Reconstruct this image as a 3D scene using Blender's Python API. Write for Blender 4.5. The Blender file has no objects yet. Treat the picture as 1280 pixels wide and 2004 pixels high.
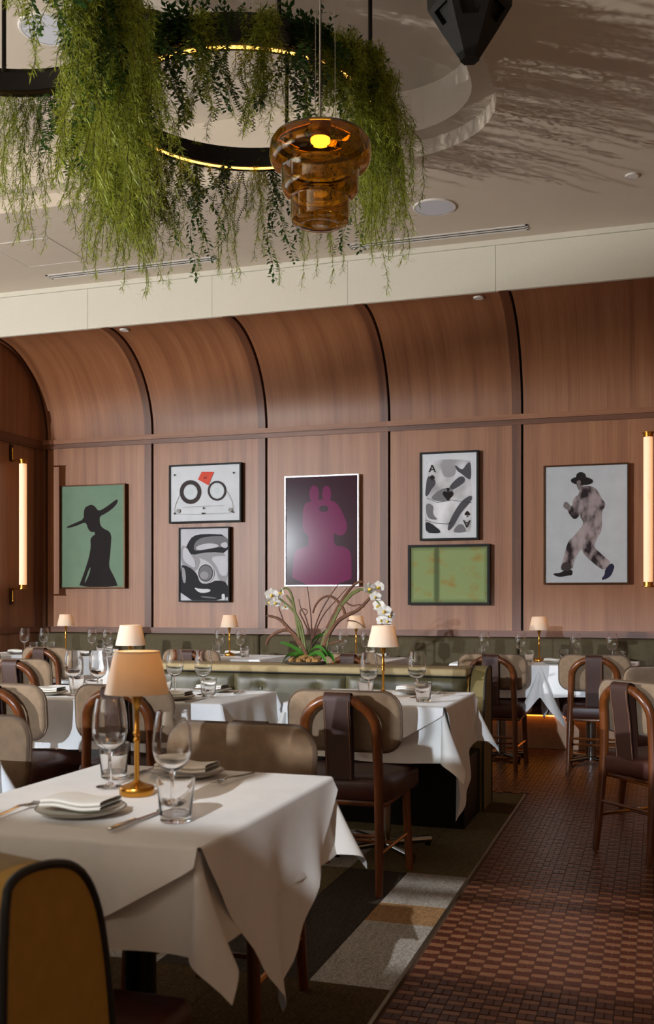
import bpy, bmesh, math, random
from mathutils import Vector, Matrix
random.seed(7)
PI = math.pi
C = bpy.context.scene.collection
S = bpy.context.scene

# ------------------------------------------------------------------ camera
FPX, HOR, EYE = 2000.0, 1175.0, 1.22          # focal length in px, horizon row, eye height
YAW = math.atan(645 / 2000)
cY, sY = math.cos(YAW), math.sin(YAW)
cam = bpy.data.cameras.new('camera')
cam.sensor_fit = 'VERTICAL'; cam.sensor_height = 36.0; cam.sensor_width = 36.0 * 1280 / 2004
cam.lens = FPX / 2004 * 36.0
cam.shift_y = (HOR - 1002) / 2004
cam.clip_start = 0.05
cam.dof.use_dof = True; cam.dof.focus_distance = 6.8; cam.dof.aperture_fstop = 6.3
camo = bpy.data.objects.new('camera', cam); C.objects.link(camo)
camo.location = (0, 0, EYE); camo.rotation_euler = (PI / 2, 0, YAW)
S.camera = camo

# ------------------------------------------------------------------ world, key light, exposure
w = bpy.data.worlds.new('world'); S.world = w; w.use_nodes = True
bg = w.node_tree.nodes['Background']
bg.inputs[0].default_value = (1.0, 0.58, 0.31, 1); bg.inputs[1].default_value = 0.20
key = bpy.data.lights.new('low_daylight', 'POINT'); key.energy = 4600; key.color = (0.74, 0.86, 1.0)
key.shadow_soft_size = 0.03
ko = bpy.data.objects.new('low_daylight', key); C.objects.link(ko); ko.location = (-1.2, -7.5, 2.6)
side_key = bpy.data.lights.new('side_daylight', 'POINT'); side_key.energy = 3500; side_key.color = (0.88, 0.94, 1.0); side_key.shadow_soft_size = 0.05
sko = bpy.data.objects.new('side_daylight', side_key); C.objects.link(sko); sko.location = (-7.5, -1.7, 2.42)
sun = bpy.data.lights.new('sun', 'SUN'); sun.energy = 3.1; sun.color = (0.92, 0.96, 1.0); sun.angle = math.radians(0.53)
so_ = bpy.data.objects.new('sun', sun); C.objects.link(so_); so_.location = (-1, -8, 6)
so_.rotation_euler = Vector((-0.07, 1.0, -0.55)).to_track_quat('-Z', 'Y').to_euler()
up = bpy.data.lights.new('added_uplight', 'SPOT'); up.energy = 1600; up.color = (1.0, 0.94, 0.86); up.shadow_soft_size = 0.03  # added spot standing in for sun glare thrown up from the floor
up.spot_size = math.radians(104); up.spot_blend = 0.7
uo = bpy.data.objects.new('added_uplight', up); C.objects.link(uo); uo.location = (-6.8, 1.0, 0.13)
uo.rotation_euler = (Vector((-4.2, 6.6, 4.0)) - uo.location).to_track_quat('-Z', 'Y').to_euler()
wl = bpy.data.lights.new('window_sky', 'AREA'); wl.shape = 'RECTANGLE'; wl.size = 5.0; wl.size_y = 2.3; wl.energy = 90; wl.color = (0.74, 0.87, 1.0)
wo = bpy.data.objects.new('window_sky', wl); C.objects.link(wo); wo.location = (-9.05, 4.2, 2.15); wo.rotation_euler = (PI / 2, 0, -PI / 2)
vs = S.view_settings
vs.view_transform = 'Standard'; vs.look = 'None'; vs.gamma = 1.0; vs.use_curve_mapping = False; vs.exposure = -0.12
S.display_settings.display_device = 'sRGB'

# ------------------------------------------------------------------ pixel -> place
def at_d(x, y, d):
    u = (x - 640) / FPX * d
    return Vector((u * cY - d * sY, u * sY + d * cY, EYE - (y - HOR) / FPX * d))
def at_z(x, y, z): return at_d(x, y, (EYE - z) * FPX / (y - HOR))
def at_Y(x, y, Y): return at_d(x, y, Y / (cY + (x - 640) / FPX * sY))

# ------------------------------------------------------------------ materials
def lin(c):
    r = []
    for v in c:
        v /= 255.0
        r.append(v / 12.92 if v <= 0.04045 else ((v + 0.055) / 1.055) ** 2.4)
    return (r[0], r[1], r[2], 1.0)
class NT:
    def __init__(s, name):
        s.m = bpy.data.materials.new(name); s.m.use_nodes = True
        s.t = s.m.node_tree; s.n = s.t.nodes; s.p = s.n['Principled BSDF']
    def add(s, ty, **kw):
        o = s.n.new(ty)
        for k, v in kw.items(): setattr(o, k, v)
        return o
    def link(s, a, b): s.t.links.new(a, b)
    def ramp(s, fac, cols):
        r = s.add('ShaderNodeValToRGB'); e = r.color_ramp.elements
        while len(e) < len(cols): e.new(0.5)
        for i, (p, c) in enumerate(cols): e[i].position = p; e[i].color = c
        s.link(fac, r.inputs[0]); return r.outputs[0]
    def coords(s, kind='Object', scale=(1, 1, 1), rnd=False):
        tc = s.add('ShaderNodeTexCoord'); mp = s.add('ShaderNodeMapping'); mp.inputs['Scale'].default_value = scale
        s.link(tc.outputs[kind], mp.inputs[0])
        if rnd:
            oi = s.add('ShaderNodeObjectInfo'); mu = s.add('ShaderNodeMath', operation='MULTIPLY'); mu.inputs[1].default_value = 40
            s.link(oi.outputs['Random'], mu.inputs[0]); s.link(mu.outputs[0], mp.inputs['Location'])
        return mp.outputs[0]
    def noise(s, vec, scale, detail=4, rough=0.55):
        n = s.add('ShaderNodeTexNoise'); n.inputs['Scale'].default_value = scale
        n.inputs['Detail'].default_value = detail; n.inputs['Roughness'].default_value = rough
        s.link(vec, n.inputs[0]); return n.outputs[0]
    def mix(s, fac, a, b, blend='MIX'):
        m = s.add('ShaderNodeMix', data_type='RGBA', blend_type=blend)
        for sock, v in ((m.inputs[0], fac), (m.inputs[6], a), (m.inputs[7], b)):
            if hasattr(v, 'is_output'): s.link(v, sock)
            else: sock.default_value = v
        return m.outputs[2]
    def bump(s, h, strength, dist=0.01):
        b = s.add('ShaderNodeBump'); b.inputs['Strength'].default_value = strength; b.inputs['Distance'].default_value = dist
        s.link(h, b.inputs['Height']); s.link(b.outputs[0], s.p.inputs['Normal'])
    def base(s, c):
        if hasattr(c, 'is_output'): s.link(c, s.p.inputs['Base Color'])
        else: s.p.inputs['Base Color'].default_value = c
    def set(s, **kw):
        for k, v in kw.items(): s.p.inputs[k.replace('_', ' ')].default_value = v
M = {}
def plain(name, col, rough=0.5, metal=0.0, var=0.12, nscale=30, bump=0.0, **kw):
    t = NT(name); c = lin(col)
    v = t.coords()
    n = t.noise(v, nscale)
    dark = tuple(x * (1 - var) for x in c[:3]) + (1,); lite = tuple(min(1, x * (1 + var)) for x in c[:3]) + (1,)
    t.base(t.ramp(n, [(0.3, dark), (0.7, lite)])); t.set(Roughness=rough, Metallic=metal)
    if bump: t.bump(t.noise(v, nscale * 6), bump, 0.004)
    t.set(**kw); M[name] = t.m; return t.m
def wood(name, cols, kind='UV', rough=0.42, rnd=True, gs=1.0):
    t = NT(name)
    a = t.coords(kind, (11 * gs, 11 * gs if kind == 'Object' else 0.3, 0.9 if kind == 'Object' else .3), rnd)
    b = t.coords(kind, (170 * gs, 120 * gs if kind == 'Object' else 2.2, 2.5), rnd)
    n1 = t.noise(a, 1.0, 5, 0.6); n2 = t.noise(b, 1.0, 3, 0.6)
    c1 = t.ramp(n1, [(0.30, lin(cols[0])), (0.5, lin(cols[1])), (0.72, lin(cols[2]))])
    f = t.ramp(n2, [(0.35, (0.84, 0.83, 0.82, 1)), (0.65, (1.05, 1.05, 1.05, 1))])
    t.base(t.mix(1.0, c1, f, 'MULTIPLY')); t.set(Roughness=rough, Specular_IOR_Level=0.45)
    t.bump(n2, 0.08, 0.002); M[name] = t.m; return t.m
wood('walnut', [(124, 79, 52), (146, 97, 66), (158, 110, 77)])
wood('walnut_trim', [(80, 46, 30), (108, 67, 45), (130, 85, 60)])
wood('chair_wood', [(70, 32, 10), (104, 54, 20), (130, 72, 30)], 'Object', 0.28, False, 1.6)
plain('reveal', (14, 8, 5), 0.8)
plain('ceiling_paint', (206, 195, 180), 0.85, var=0.02, nscale=4)
plain('fascia_paint', (222, 220, 208), 0.8, var=0.02, nscale=60, bump=0.1)
plain('white_plastic', (225, 222, 220), 0.5, var=0.03)
plain('grille', (208, 212, 224), 0.6, var=0.06, nscale=400)
plain('cloth', (232, 230, 228), 0.85, var=0.03, nscale=14, bump=0.08, Sheen_Weight=0.15)
plain('underlay', (222, 218, 212), 0.85, var=0.03, nscale=14, bump=0.08)
plain('napkin', (226, 222, 214), 0.9, var=0.03, bump=0.1)
plain('plate_glaze', (196, 190, 176), 0.25, var=0.03)
plain('plate_rim', (120, 108, 92), 0.3, var=0.05)
plain('velvet', (128, 104, 80), 0.95, var=0.12, nscale=30, bump=0.15, Sheen_Weight=0.2, Sheen_Roughness=0.5)
plain('piping_dark', (84, 62, 42), 0.6)
plain('seat_leather', (64, 30, 20), 0.42, var=0.15, nscale=50, bump=0.12)
plain('strap_leather', (54, 25, 12), 0.6, var=0.12, nscale=60, bump=0.12)
plain('stitch', (126, 84, 52), 0.6)
plain('green_leather', (68, 61, 37), 0.45, var=0.10, nscale=12, bump=0.1)
plain('olive_fabric', (74, 63, 39), 0.85, var=0.10, nscale=40, bump=0.1)
plain('mustard', (172, 132, 52), 0.75, var=0.08, nscale=30, bump=0.1)
plain('olive_wing', (112, 96, 52), 0.75, var=0.08, nscale=30, bump=0.1)
plain('tan_top', (150, 130, 92), 0.8, var=0.08, nscale=30)
plain('black_pipe', (24, 20, 16), 0.55)
plain('brass', (196, 140, 58), 0.24, 1.0, var=0.06)
plain('steel', (170, 166, 160), 0.16, 1.0, var=0.05)
plain('silver_frame', (222, 222, 228), 0.4, 0.5)
plain('dark_metal', (26, 22, 19), 0.4, 0.6)
plain('bronze', (70, 46, 28), 0.35, 0.8)
plain('black_wood', (20, 18, 16), 0.6, Specular_IOR_Level=0.25, var=0.25, nscale=24, bump=0.2)
plain('kick_panel', (176, 140, 108), 0.6)
plain('bark', (92, 56, 34), 0.8, var=0.35, nscale=40, bump=0.3)
plain('twig', (70, 38, 24), 0.8, var=0.25)
plain('moss', (150, 108, 58), 0.95, var=0.4, nscale=60, bump=0.5)
plain('orchid_leaf', (50, 92, 26), 0.35, var=0.2, nscale=8)
plain('orchid_stem', (92, 92, 40), 0.6)
plain('lip', (214, 176, 60), 0.6)
plain('pot', (60, 50, 34), 0.7)
plain('grout', (84, 58, 40), 0.75, var=0.1)
plain('tile_red', (78, 34, 19), 0.34, var=0.22, nscale=14)
plain('tile_tan', (130, 86, 58), 0.36, var=0.14, nscale=14)
plain('edge_trim', (190, 180, 160), 0.3, 1.0)
plain('slot_black', (10, 9, 8), 0.8)
for nm, col in (('carpet_grey', (168, 160, 150)), ('carpet_tan', (158, 122, 84)), ('carpet_brown', (84, 66, 42)), ('carpet_dark', (66, 58, 50)), ('carpet_olive', (108, 96, 68))):
    t = NT(nm); v = t.coords('Object', (1, 1, 1)); n = t.noise(v, 120, 3, 0.7)
    b = t.noise(t.coords('Object', (60, 8, 10)), 1.0, 3)
    c = lin(col); k = t.ramp(n, [(0.36, tuple(x * 0.42 for x in c[:3]) + (1,)), (0.62, tuple(min(1, x * 1.35) for x in c[:3]) + (1,))])
    t.base(t.mix(0.35, k, t.ramp(b, [(0.35, tuple(x * 0.6 for x in c[:3]) + (1,)), (0.65, c)])))
    t.set(Roughness=1.0, Specular_IOR_Level=0.05); t.bump(n, 0.9, 0.006); M[nm] = t.m
def glass(name, col, rough=0.0, ior=1.45):
    t = NT(name); t.base(col); t.set(Roughness=rough, IOR=ior, Transmission_Weight=1.0); M[name] = t.m
glass('glass', (1, 1, 1, 1)); glass('amber_glass', (0.64, 0.39, 0.05, 1))
def emit(name, col, strength, base=(200, 200, 200)):
    t = NT(name); t.base(lin(base)); t.set(Emission_Color=lin(col), Emission_Strength=strength, Roughness=0.6); M[name] = t.m; return t
emit('led', (255, 182, 84), 5.0)
emit('kick_led', (255, 150, 50), 3.0)
emit('pendant_led', (255, 205, 130), 7.0)
e = emit('alabaster', (255, 184, 124), 0.9, (226, 214, 200))
n = e.noise(e.coords('Object', (6, 6, 3)), 2.5, 6, 0.7)
e.link(e.ramp(n, [(0.0, lin((226, 212, 196))), (0.60, lin((226, 212, 196))), (0.64, lin((190, 150, 116))), (0.68, lin((226, 212, 196)))]), e.p.inputs['Base Color'])
# lamp shade: linen, lets the bulb glow through
t = NT('shade_linen'); t.base(lin((226, 216, 198))); t.set(Roughness=0.9)
tr = t.add('ShaderNodeBsdfTranslucent'); tr.inputs[0].default_value = lin((240, 216, 176)); mx = t.add('ShaderNodeMixShader'); mx.inputs[0].default_value = 0.35
nn = t.noise(t.coords('Object', (1, 1, 1)), 300, 2); t.bump(nn, 0.15, 0.001)
t.link(t.p.outputs[0], mx.inputs[1]); t.link(tr.outputs[0], mx.inputs[2]); t.link(mx.outputs[0], t.n['Material Output'].inputs[0]); M['shade_linen'] = t.m
# foliage and petals: translucent
def leafmat(name, c0, c1, tl=0.35, rough=0.45):
    t = NT(name); n = t.noise(t.coords('Object'), 9, 3)
    col = t.ramp(n, [(0.3, lin(c0)), (0.7, lin(c1))]); t.base(col); t.set(Roughness=rough)
    tr = t.add('ShaderNodeBsdfTranslucent'); t.link(col, tr.inputs[0]); mx = t.add('ShaderNodeMixShader'); mx.inputs[0].default_value = tl
    t.link(t.p.outputs[0], mx.inputs[1]); t.link(tr.outputs[0], mx.inputs[2]); t.link(mx.outputs[0], t.n['Material Output'].inputs[0]); M[name] = t.m
leafmat('leaf_fine', (124, 140, 30), (180, 190, 72), 0.4)
leafmat('leaf_broad', (30, 62, 24), (66, 104, 44), 0.2, 0.3)
leafmat('leaf_bead', (54, 84, 30), (92, 118, 44))
leafmat('petal', (214, 206, 196), (230, 224, 216), 0.3, 0.6)
plain('stem_green', (60, 58, 26), 0.7)
# picture prints: flat colours under a glossy coat
def printm(name, col, coat=0.12, var=0.05):
    return plain(name, col, 0.7, var=var, nscale=8, Specular_IOR_Level=0.15, Coat_Weight=coat if name in ('p_green', 'p_maroon', 'p_magenta') else 0.0, Coat_Roughness=0.18)
for nm, col in (('p_green', (108, 132, 110)), ('p_ink', (34, 28, 28)), ('p_ochre', (150, 112, 74)), ('p_paper', (206, 208, 212)), ('p_ring', (62, 54, 54)),
                ('p_line', (150, 148, 146)), ('p_red', (206, 82, 66)), ('p_maroon', (48, 8, 26)), ('p_magenta', (104, 3, 68)), ('p_g40', (44, 44, 48)), ('p_g70', (78, 76, 80)),
                ('p_g110', (116, 114, 118)), ('p_g150', (152, 150, 154)), ('p_g190', (192, 192, 198)), ('p_grey', (178, 182, 186)), ('p_face', (112, 104, 104)), ('p_navy', (38, 38, 58)), ('p_reel', (196, 204, 206))):
    printm(nm, col)
t = NT('p_suit'); n = t.noise(t.coords('Object', (1, 1, 0.6)), 9, 3, 0.5)
t.base(t.ramp(n, [(0.40, lin((46, 38, 40))), (0.54, lin((146, 134, 134))), (0.8, lin((178, 168, 166)))])); t.set(Roughness=0.8, Specular_IOR_Level=0.1); M['p_suit'] = t.m
t = NT('p_fold'); n = t.noise(t.coords('Object', (1, 1, 1)), 5, 2, 0.4)
t.base(t.ramp(n, [(0.3, lin((120, 118, 122))), (0.7, lin((222, 222, 228)))])); t.set(Roughness=0.6, Coat_Weight=0.5, Coat_Roughness=0.1); M['p_fold'] = t.m
t = NT('p_field')      # soft green field: dark rim, dark vertical bar, ochre blooms (uv 0..1)
uvn = t.add('ShaderNodeTexCoord'); sx = t.add('ShaderNodeSeparateXYZ'); t.link(uvn.outputs['UV'], sx.inputs[0])
def mth(op, a, b):
    o = t.add('ShaderNodeMath', operation=op)
    for i, v in enumerate((a, b)):
        if hasattr(v, 'is_output'): t.link(v, o.inputs[i])
        else: o.inputs[i].default_value = v
    return o.outputs[0]
u, v = sx.outputs[0], sx.outputs[1]
eu = mth('MINIMUM', u, mth('SUBTRACT', 1.0, u)); ev = mth('MINIMUM', v, mth('SUBTRACT', 1.0, v))
edge = mth('MINIMUM', mth('MULTIPLY', eu, 1.4), ev); bar = mth('ABSOLUTE', mth('SUBTRACT', u, 0.355), 0)
dk = mth('MINIMUM', mth('MULTIPLY', edge, 9.0), mth('MAXIMUM', mth('SUBTRACT', mth('MULTIPLY', bar, 26.0), 0.25), 0.22))
n = t.noise(uvn.outputs['UV'], 4.2, 3)
blot = t.ramp(n, [(0.50, lin((132, 148, 96))), (0.64, lin((140, 130, 70))), (0.75, lin((150, 108, 64)))])
t.base(t.mix(t.ramp(dk, [(0.0, (0, 0, 0, 1)), (1.0, (1, 1, 1, 1))]), lin((50, 66, 34)), blot)); t.set(Roughness=0.8); M['p_field'] = t.m

# ------------------------------------------------------------------ mesh helpers
class MB:
    def __init__(s): s.v = []; s.f = []; s.mi = []; s.uv = {}
    def face(s, f, m=0): s.f.append(tuple(f)); s.mi.append(m)
    def box(s, x0, x1, y0, y1, z0, z1, m=0):
        b = len(s.v)
        s.v += [(x, y, z) for z in (z0, z1) for y in (y0, y1) for x in (x0, x1)]
        for q in ((0, 2, 3, 1), (4, 5, 7, 6), (0, 1, 5, 4), (2, 6, 7, 3), (0, 4, 6, 2), (1, 3, 7, 5)): s.face([b + i for i in q], m)
        return s
    def rows(s, R, closed=False, m=0, caps=False):
        b = len(s.v); n = len(R[0])
        for r in R: s.v += [tuple(p) for p in r]
        for i in range(len(R) - 1):
            for j in range(n if closed else n - 1):
                k = (j + 1) % n
                s.face((b + i * n + j, b + i * n + k, b + (i + 1) * n + k, b + (i + 1) * n + j), m)
        if caps:
            s.face([b + j for j in range(n)][::-1], m); s.face([b + (len(R) - 1) * n + j for j in range(n)], m)
        return s
    def tube(s, pts, r, n=8, m=0, caps=True, flat=1.0):
        P = [Vector(p) for p in pts]; R = []
        ref = None
        for i, p in enumerate(P):
            d = (P[min(i + 1, len(P) - 1)] - P[max(i - 1, 0)])
            d = d.normalized() if d.length > 1e-9 else Vector((0, 0, 1))
            if ref is None: ref = Vector((1, 0, 0)) if abs(d.x) < 0.8 else Vector((0, 1, 0))
            a = (ref - d * ref.dot(d)).normalized(); ref = a; bvec = d.cross(a)
            rr = r[i] if hasattr(r, '__len__') else r
            R.append([p + a * math.cos(2 * PI * k / n) * rr + bvec * math.sin(2 * PI * k / n) * rr * flat for k in range(n)])
        return s.rows(R, True, m, caps)
    def lathe(s, prof, n=24, c=(0, 0, 0), m=0, caps=False):
        return s.rows([[(c[0] + r * math.cos(2 * PI * k / n), c[1] + r * math.sin(2 * PI * k / n), c[2] + z) for k in range(n)] for r, z in prof], True, m, caps)
    def prism(s, poly, a0, a1, fn, m=0):
        # poly: 2-D outline, fn(u, v, a) -> 3-D
        b = len(s.v); n = len(poly)
        s.v += [tuple(fn(p[0], p[1], a0)) for p in poly] + [tuple(fn(p[0], p[1], a1)) for p in poly]
        s.face([b + i for i in range(n)], m); s.face([b + n + i for i in range(n)][::-1], m)
        for i in range(n): k = (i + 1) % n; s.face((b + i, b + n + i, b + n + k, b + k), m)
        return s
    def rbox(s, x0, x1, y0, y1, z0, z1, r=0.02, seg=3, m=0, puff=0.0):
        bm = bmesh.new(); bmesh.ops.create_cube(bm, size=1)
        for vv in bm.verts: vv.co = Vector(((x0 + x1) / 2 + vv.co.x * (x1 - x0), (y0 + y1) / 2 + vv.co.y * (y1 - y0), (z0 + z1) / 2 + vv.co.z * (z1 - z0)))
        bmesh.ops.bevel(bm, geom=bm.edges[:], offset=r, segments=seg, profile=0.5, affect='EDGES')
        b = len(s.v); bm.verts.index_update()
        s.v += [tuple(vv.co) for vv in bm.verts]
        for ff in bm.faces: s.face([b + vv.index for vv in ff.verts], m)
        bm.free(); return s
    def xform(s, mat, start=0):
        s.v = s.v[:start] + [tuple(mat @ Vector(p)) for p in s.v[start:]]; return s
    def mesh(s, name, mats, smooth=True, uvf=None):
        me = bpy.data.meshes.new(name); me.from_pydata(s.v, [], s.f); me.update()
        for mm in (mats if isinstance(mats, (list, tuple)) else [mats]): me.materials.append(M[mm])
        if len(me.materials) > 1: me.polygons.foreach_set('material_index', s.mi)
        if smooth:
            me.polygons.foreach_set('use_smooth', [True] * len(me.polygons))
            try: me.set_sharp_from_angle(angle=math.radians(38))
            except Exception: pass
        if uvf:
            ul = me.uv_layers.new(name='uv')
            for l in me.loops: ul.data[l.index].uv = uvf(me.vertices[l.vertex_index].co)
        return me
    def build(s, name, mats, parent=None, smooth=True, loc=None, uvf=None):
        return put(name, s.mesh(name, mats, smooth, uvf), parent, loc)
def put(name, me, parent=None, loc=None):
    o = bpy.data.objects.new(name, me); C.objects.link(o)
    if parent: o.parent = parent; KIDS.setdefault(parent.name, []).append(o)
    if loc: o.location = loc
    return o
def tag(o, label, cat, group=None, kind=None):
    if label: o['label'] = label
    if cat: o['category'] = cat
    if group: o['group'] = group
    if kind: o['kind'] = kind
    return o
def thing(name, label, cat, loc=(0, 0, 0), rz=0.0, group=None):
    o = bpy.data.objects.new(name, None); C.objects.link(o); o.location = loc; o.rotation_euler = (0, 0, rz)
    o.empty_display_size = 0.05
    return tag(o, label, cat, group)
def struct(o, label=None):
    o['kind'] = 'structure'
    if label: o['label'] = label
    return o
def dup(root, loc, rz=0.0, label=None, group=None, scale=None):
    def cp(o, par):
        c = o.copy(); C.objects.link(c); c.parent = par
        for ch in KIDS.get(o.name, []): cp(ch, c)
        return c
    r = cp(root, None); r.location = loc; r.rotation_euler = (0, 0, rz)
    if scale: r.scale = scale
    if label: r['label'] = label
    if group: r['group'] = group
    return r
KIDS = {}
def chaikin(p, k=2, closed=True):
    for _ in range(k):
        q = []; n = len(p)
        for i in range(n if closed else n - 1):
            a, b = p[i], p[(i + 1) % n]
            q += [tuple(a[j] * .75 + b[j] * .25 for j in range(len(a))), tuple(a[j] * .25 + b[j] * .75 for j in range(len(a)))]
        p = q if closed else [p[0]] + q + [p[-1]]
    return p
def spline(pts, k=3): return [Vector(p) for p in chaikin([tuple(p) for p in pts], k, False)]
def rrect(w, h, r, n=6):
    P = []
    for cx, cy, a0 in ((w / 2 - r, h / 2 - r, 0), (-w / 2 + r, h / 2 - r, 90), (-w / 2 + r, -h / 2 + r, 180), (w / 2 - r, -h / 2 + r, 270)):
        for i in range(n + 1):
            a = math.radians(a0 + 90 * i / n); P.append((cx + r * math.cos(a), cy + r * math.sin(a)))
    return P

# ================================================================== THE ROOM
YW, XL, XR = 9.05, -5.97, 0.10
YF, ZF0, ZC = 8.20, 3.70, 4.10
ZLEDGE0, ZLEDGE1, ZR0, ZR1 = 0.90, 0.955, 2.76, 2.85
SEAMS = [-5.93 + 1.2 * k for k in range(6)]
CX = -0.78                                             # carpet / tile line
# ---- floor slab with mosaic tiles
fl = struct(MB().box(-9, 4, -6.1, YW + 0.1, -0.10, -0.004).build('floor', 'grout', smooth=False), 'mosaic tile floor in red and tan')
PX, PY = 0.054, 0.077
def quad_tile(hx, hy):
    return MB().box(-hx, hx, -hy, hy, -0.006, 0.0)
me_red = quad_tile(0.0120, 0.0205).mesh('tile', 'tile_red', False)
me_tan = quad_tile(0.0255, 0.0135).mesh('tile', 'tile_tan', False)
cells = []
for i in range(-34, 20):
    for j in range(0, 82):
        x = CX + 0.012 + PX * (i + 0.5); y = 2.62 + PY * (j + (0.5 if i % 2 else 0.0))
        if x < CX + 0.02 and y < 6.52: continue
        if y > 8.5: continue
        cells.append((x, y))
cells.sort(key=lambda p: (p[0] > 0.02 or p[1] < 2.80, p[1] - 0.2 * p[0]))
field = MB(); cnt = 0
for (x, y) in cells:
    near = cnt < 300
    for (dx, dy, red) in ((-0.0135, -0.0145, 1), (0.0135, -0.0145, 1), (0, 0.0225, 0)):
        z = random.uniform(-0.0006, 0.0006)
        if near:
            put('tile', me_red if red else me_tan, fl, (x + dx, y + dy, z)); cnt += 1
        else:
            hx, hy = (0.0120, 0.0205) if red else (0.0255, 0.0135)
            field.box(x + dx - hx, x + dx + hx, y + dy - hy, y + dy + hy, -0.006, z, 0 if red else 1)
field.build('tile_field', ['tile_red', 'tile_tan'], fl, False)['kind'] = 'stuff'
# ---- carpet planks
cp_ = struct(MB().box(-9, CX - 0.006, -6, 6.47, -0.004, 0.001).build('carpet', 'carpet_dark', smooth=False), 'patchwork carpet in grey, tan and brown')
bands = [(1.2, 2.2), (2.2, 3.09), (3.09, 3.74), (3.74, 3.98), (3.98, 4.45), (4.45, 5.2), (5.2, 5.85), (5.85, 6.15), (6.15, 6.465)]
cmats = ['carpet_brown', 'carpet_brown', 'carpet_grey', 'carpet_tan', 'carpet_grey', 'carpet_olive', 'carpet_olive', 'carpet_brown', 'carpet_olive']
for ci in range(10):
    x1 = CX - 0.008 - 0.27 * ci; x0 = x1 - 0.27
    for (y0, y1), mm in zip(bands, cmats):
        if ci % 3 == 1: y0 += 0.0; mm2 = 'carpet_dark' if mm in ('carpet_grey', 'carpet_tan') else mm
        elif ci % 3 == 2: mm2 = random.choice(['carpet_dark', 'carpet_grey', 'carpet_brown', 'carpet_olive'])
        else: mm2 = mm
        MB().box(x0 + 0.001, x1 - 0.001, y0 + 0.001, y1 - 0.001, 0.0, 0.006).build('carpet_plank', mm2, cp_, False)
struct(MB().box(CX - 0.008, CX + 0.004, -6, 6.47, -0.004, 0.0075).build('trim_1', 'edge_trim', smooth=False), 'thin metal strip between carpet and tiles')

# ---- back wall: walnut panels, rails, curved cove
wb = struct(MB().box(XL - 0.3, XR + 0.3, YW + 0.035, YW + 0.2, 0, 4.6).build('wall_back', 'reveal', smooth=False), 'walnut panelled back wall curving into a cove')
RC = 0.85
uvw = lambda co: (co.x, co.z)
def arcpt(r, a): return (YF + r * math.cos(a), ZR1 + r * math.sin(a))
def cove_strip(x0, x1, name, mat, r0=0.85, r1=0.88, n=28, e=0.0):
    mb = MB(); N = n + 1
    R = []
    for i in range(N):
        a = (PI / 2) * i / n
        (ya, za), (yb, zb) = arcpt(r0, a), arcpt(r1, a)
        R.append([(x0, ya, za), (x1, ya, za), (x1, yb, zb), (x0, yb, zb)])
    mb.rows(R, True, 0, True)
    uvf = lambda co: (co.x, ZR1 + RC * math.atan2(co.z - ZR1, max(1e-6, co.y - YF)))
    mb.build(name, mat, wb, True, uvf=uvf)
for k in range(5):
    a, b = SEAMS[k] + 0.020, SEAMS[k + 1]
    s0 = b - 0.075                                      # stile on the right of each bay
    MB().box(a, s0 - 0.003, YW - 0.004, YW + 0.03, ZLEDGE1, ZR0).build('panel', 'walnut', wb, False, uvf=uvw)
    MB().box(s0, b, YW - 0.014, YW + 0.03, ZLEDGE1, ZR0).build('stile', 'walnut_trim', wb, False, uvf=uvw)
    cove_strip(a, s0 - 0.003, 'curved_panel', 'walnut')
    cove_strip(s0, b, 'curved_stile', 'walnut_trim', 0.838)
    x0 = a - 0.02 if k else XL
    MB().box(x0, b, YW - 0.022, YW + 0.03, ZR0, ZR0 + 0.042).build('rail', 'walnut_trim', wb, False, uvf=lambda co: (co.z, co.x))
    MB().box(x0, b, YW - 0.030, YW + 0.03, ZR0 + 0.044, ZR1).build('rail', 'walnut', wb, False, uvf=lambda co: (co.z, co.x))
MB().box(XL, SEAMS[0], YW - 0.014, YW + 0.03, ZLEDGE1, ZR0).build('stile', 'walnut_trim', wb, False, uvf=uvw)
cove_strip(XL, SEAMS[0], 'curved_stile', 'walnut_trim', 0.838)
MB().box(XL, XR, YW - 0.045, YW + 0.03, ZLEDGE0, ZLEDGE1).build('ledge', 'walnut_trim', wb, False, uvf=lambda co: (co.z, co.x))
# ---- window wall on the left with its mullions, then unseen headers, partition and screen added to cut the light
wn = struct(MB().box(-9.12, -9.0, -6.1, 1.6, 0, ZC).box(-9.12, -9.0, 6.8, YF, 0, ZC).box(-9.12, -9.0, 1.6, 6.8, 0, .95).box(-9.12, -9.0, 1.6, 6.8, 3.4, ZC).build('wall_window', 'ceiling_paint', smooth=False), 'plaster wall with the wide window')
wi = struct(MB().box(-9.05, -8.97, 1.6, 6.8, .93, .99).box(-9.05, -8.97, 1.6, 6.8, 3.36, 3.42).build('window_1', 'dark_metal', smooth=False), 'dark framed window')
for k in range(5): MB().box(-9.04, -8.98, 1.6 + 1.285 * k, 1.66 + 1.285 * k, .99, 3.36).build('mullion', 'dark_metal', wi, False)
wf = struct(MB().box(-9.12, 4, -6.1, -6.0, 2.468, ZC).build('added_front_header', 'ceiling_paint', smooth=False), 'added unseen plaster header trimming the low daylight')  # added out of view to cut off the top of the low daylight
sb = struct(MB().box(-1.6, 1.6, -.06, .06, 0, .49).build('added_low_partition', 'walnut_trim', smooth=False, uvf=uvw), 'low walnut partition beside the floor uplight')  # added out of view; keeps the glare spot off the back wall
hb = struct(MB().box(-2.2, 2.2, -.05, .05, 0, 1.6).build('added_side_header', 'ceiling_paint', smooth=False), 'added unseen plaster header trimming the side daylight')  # added out of view so the side daylight fades up the cove
hb.location = (-6.81, -.72, 2.485); hb.rotation_euler.z = math.radians(-35)
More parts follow.
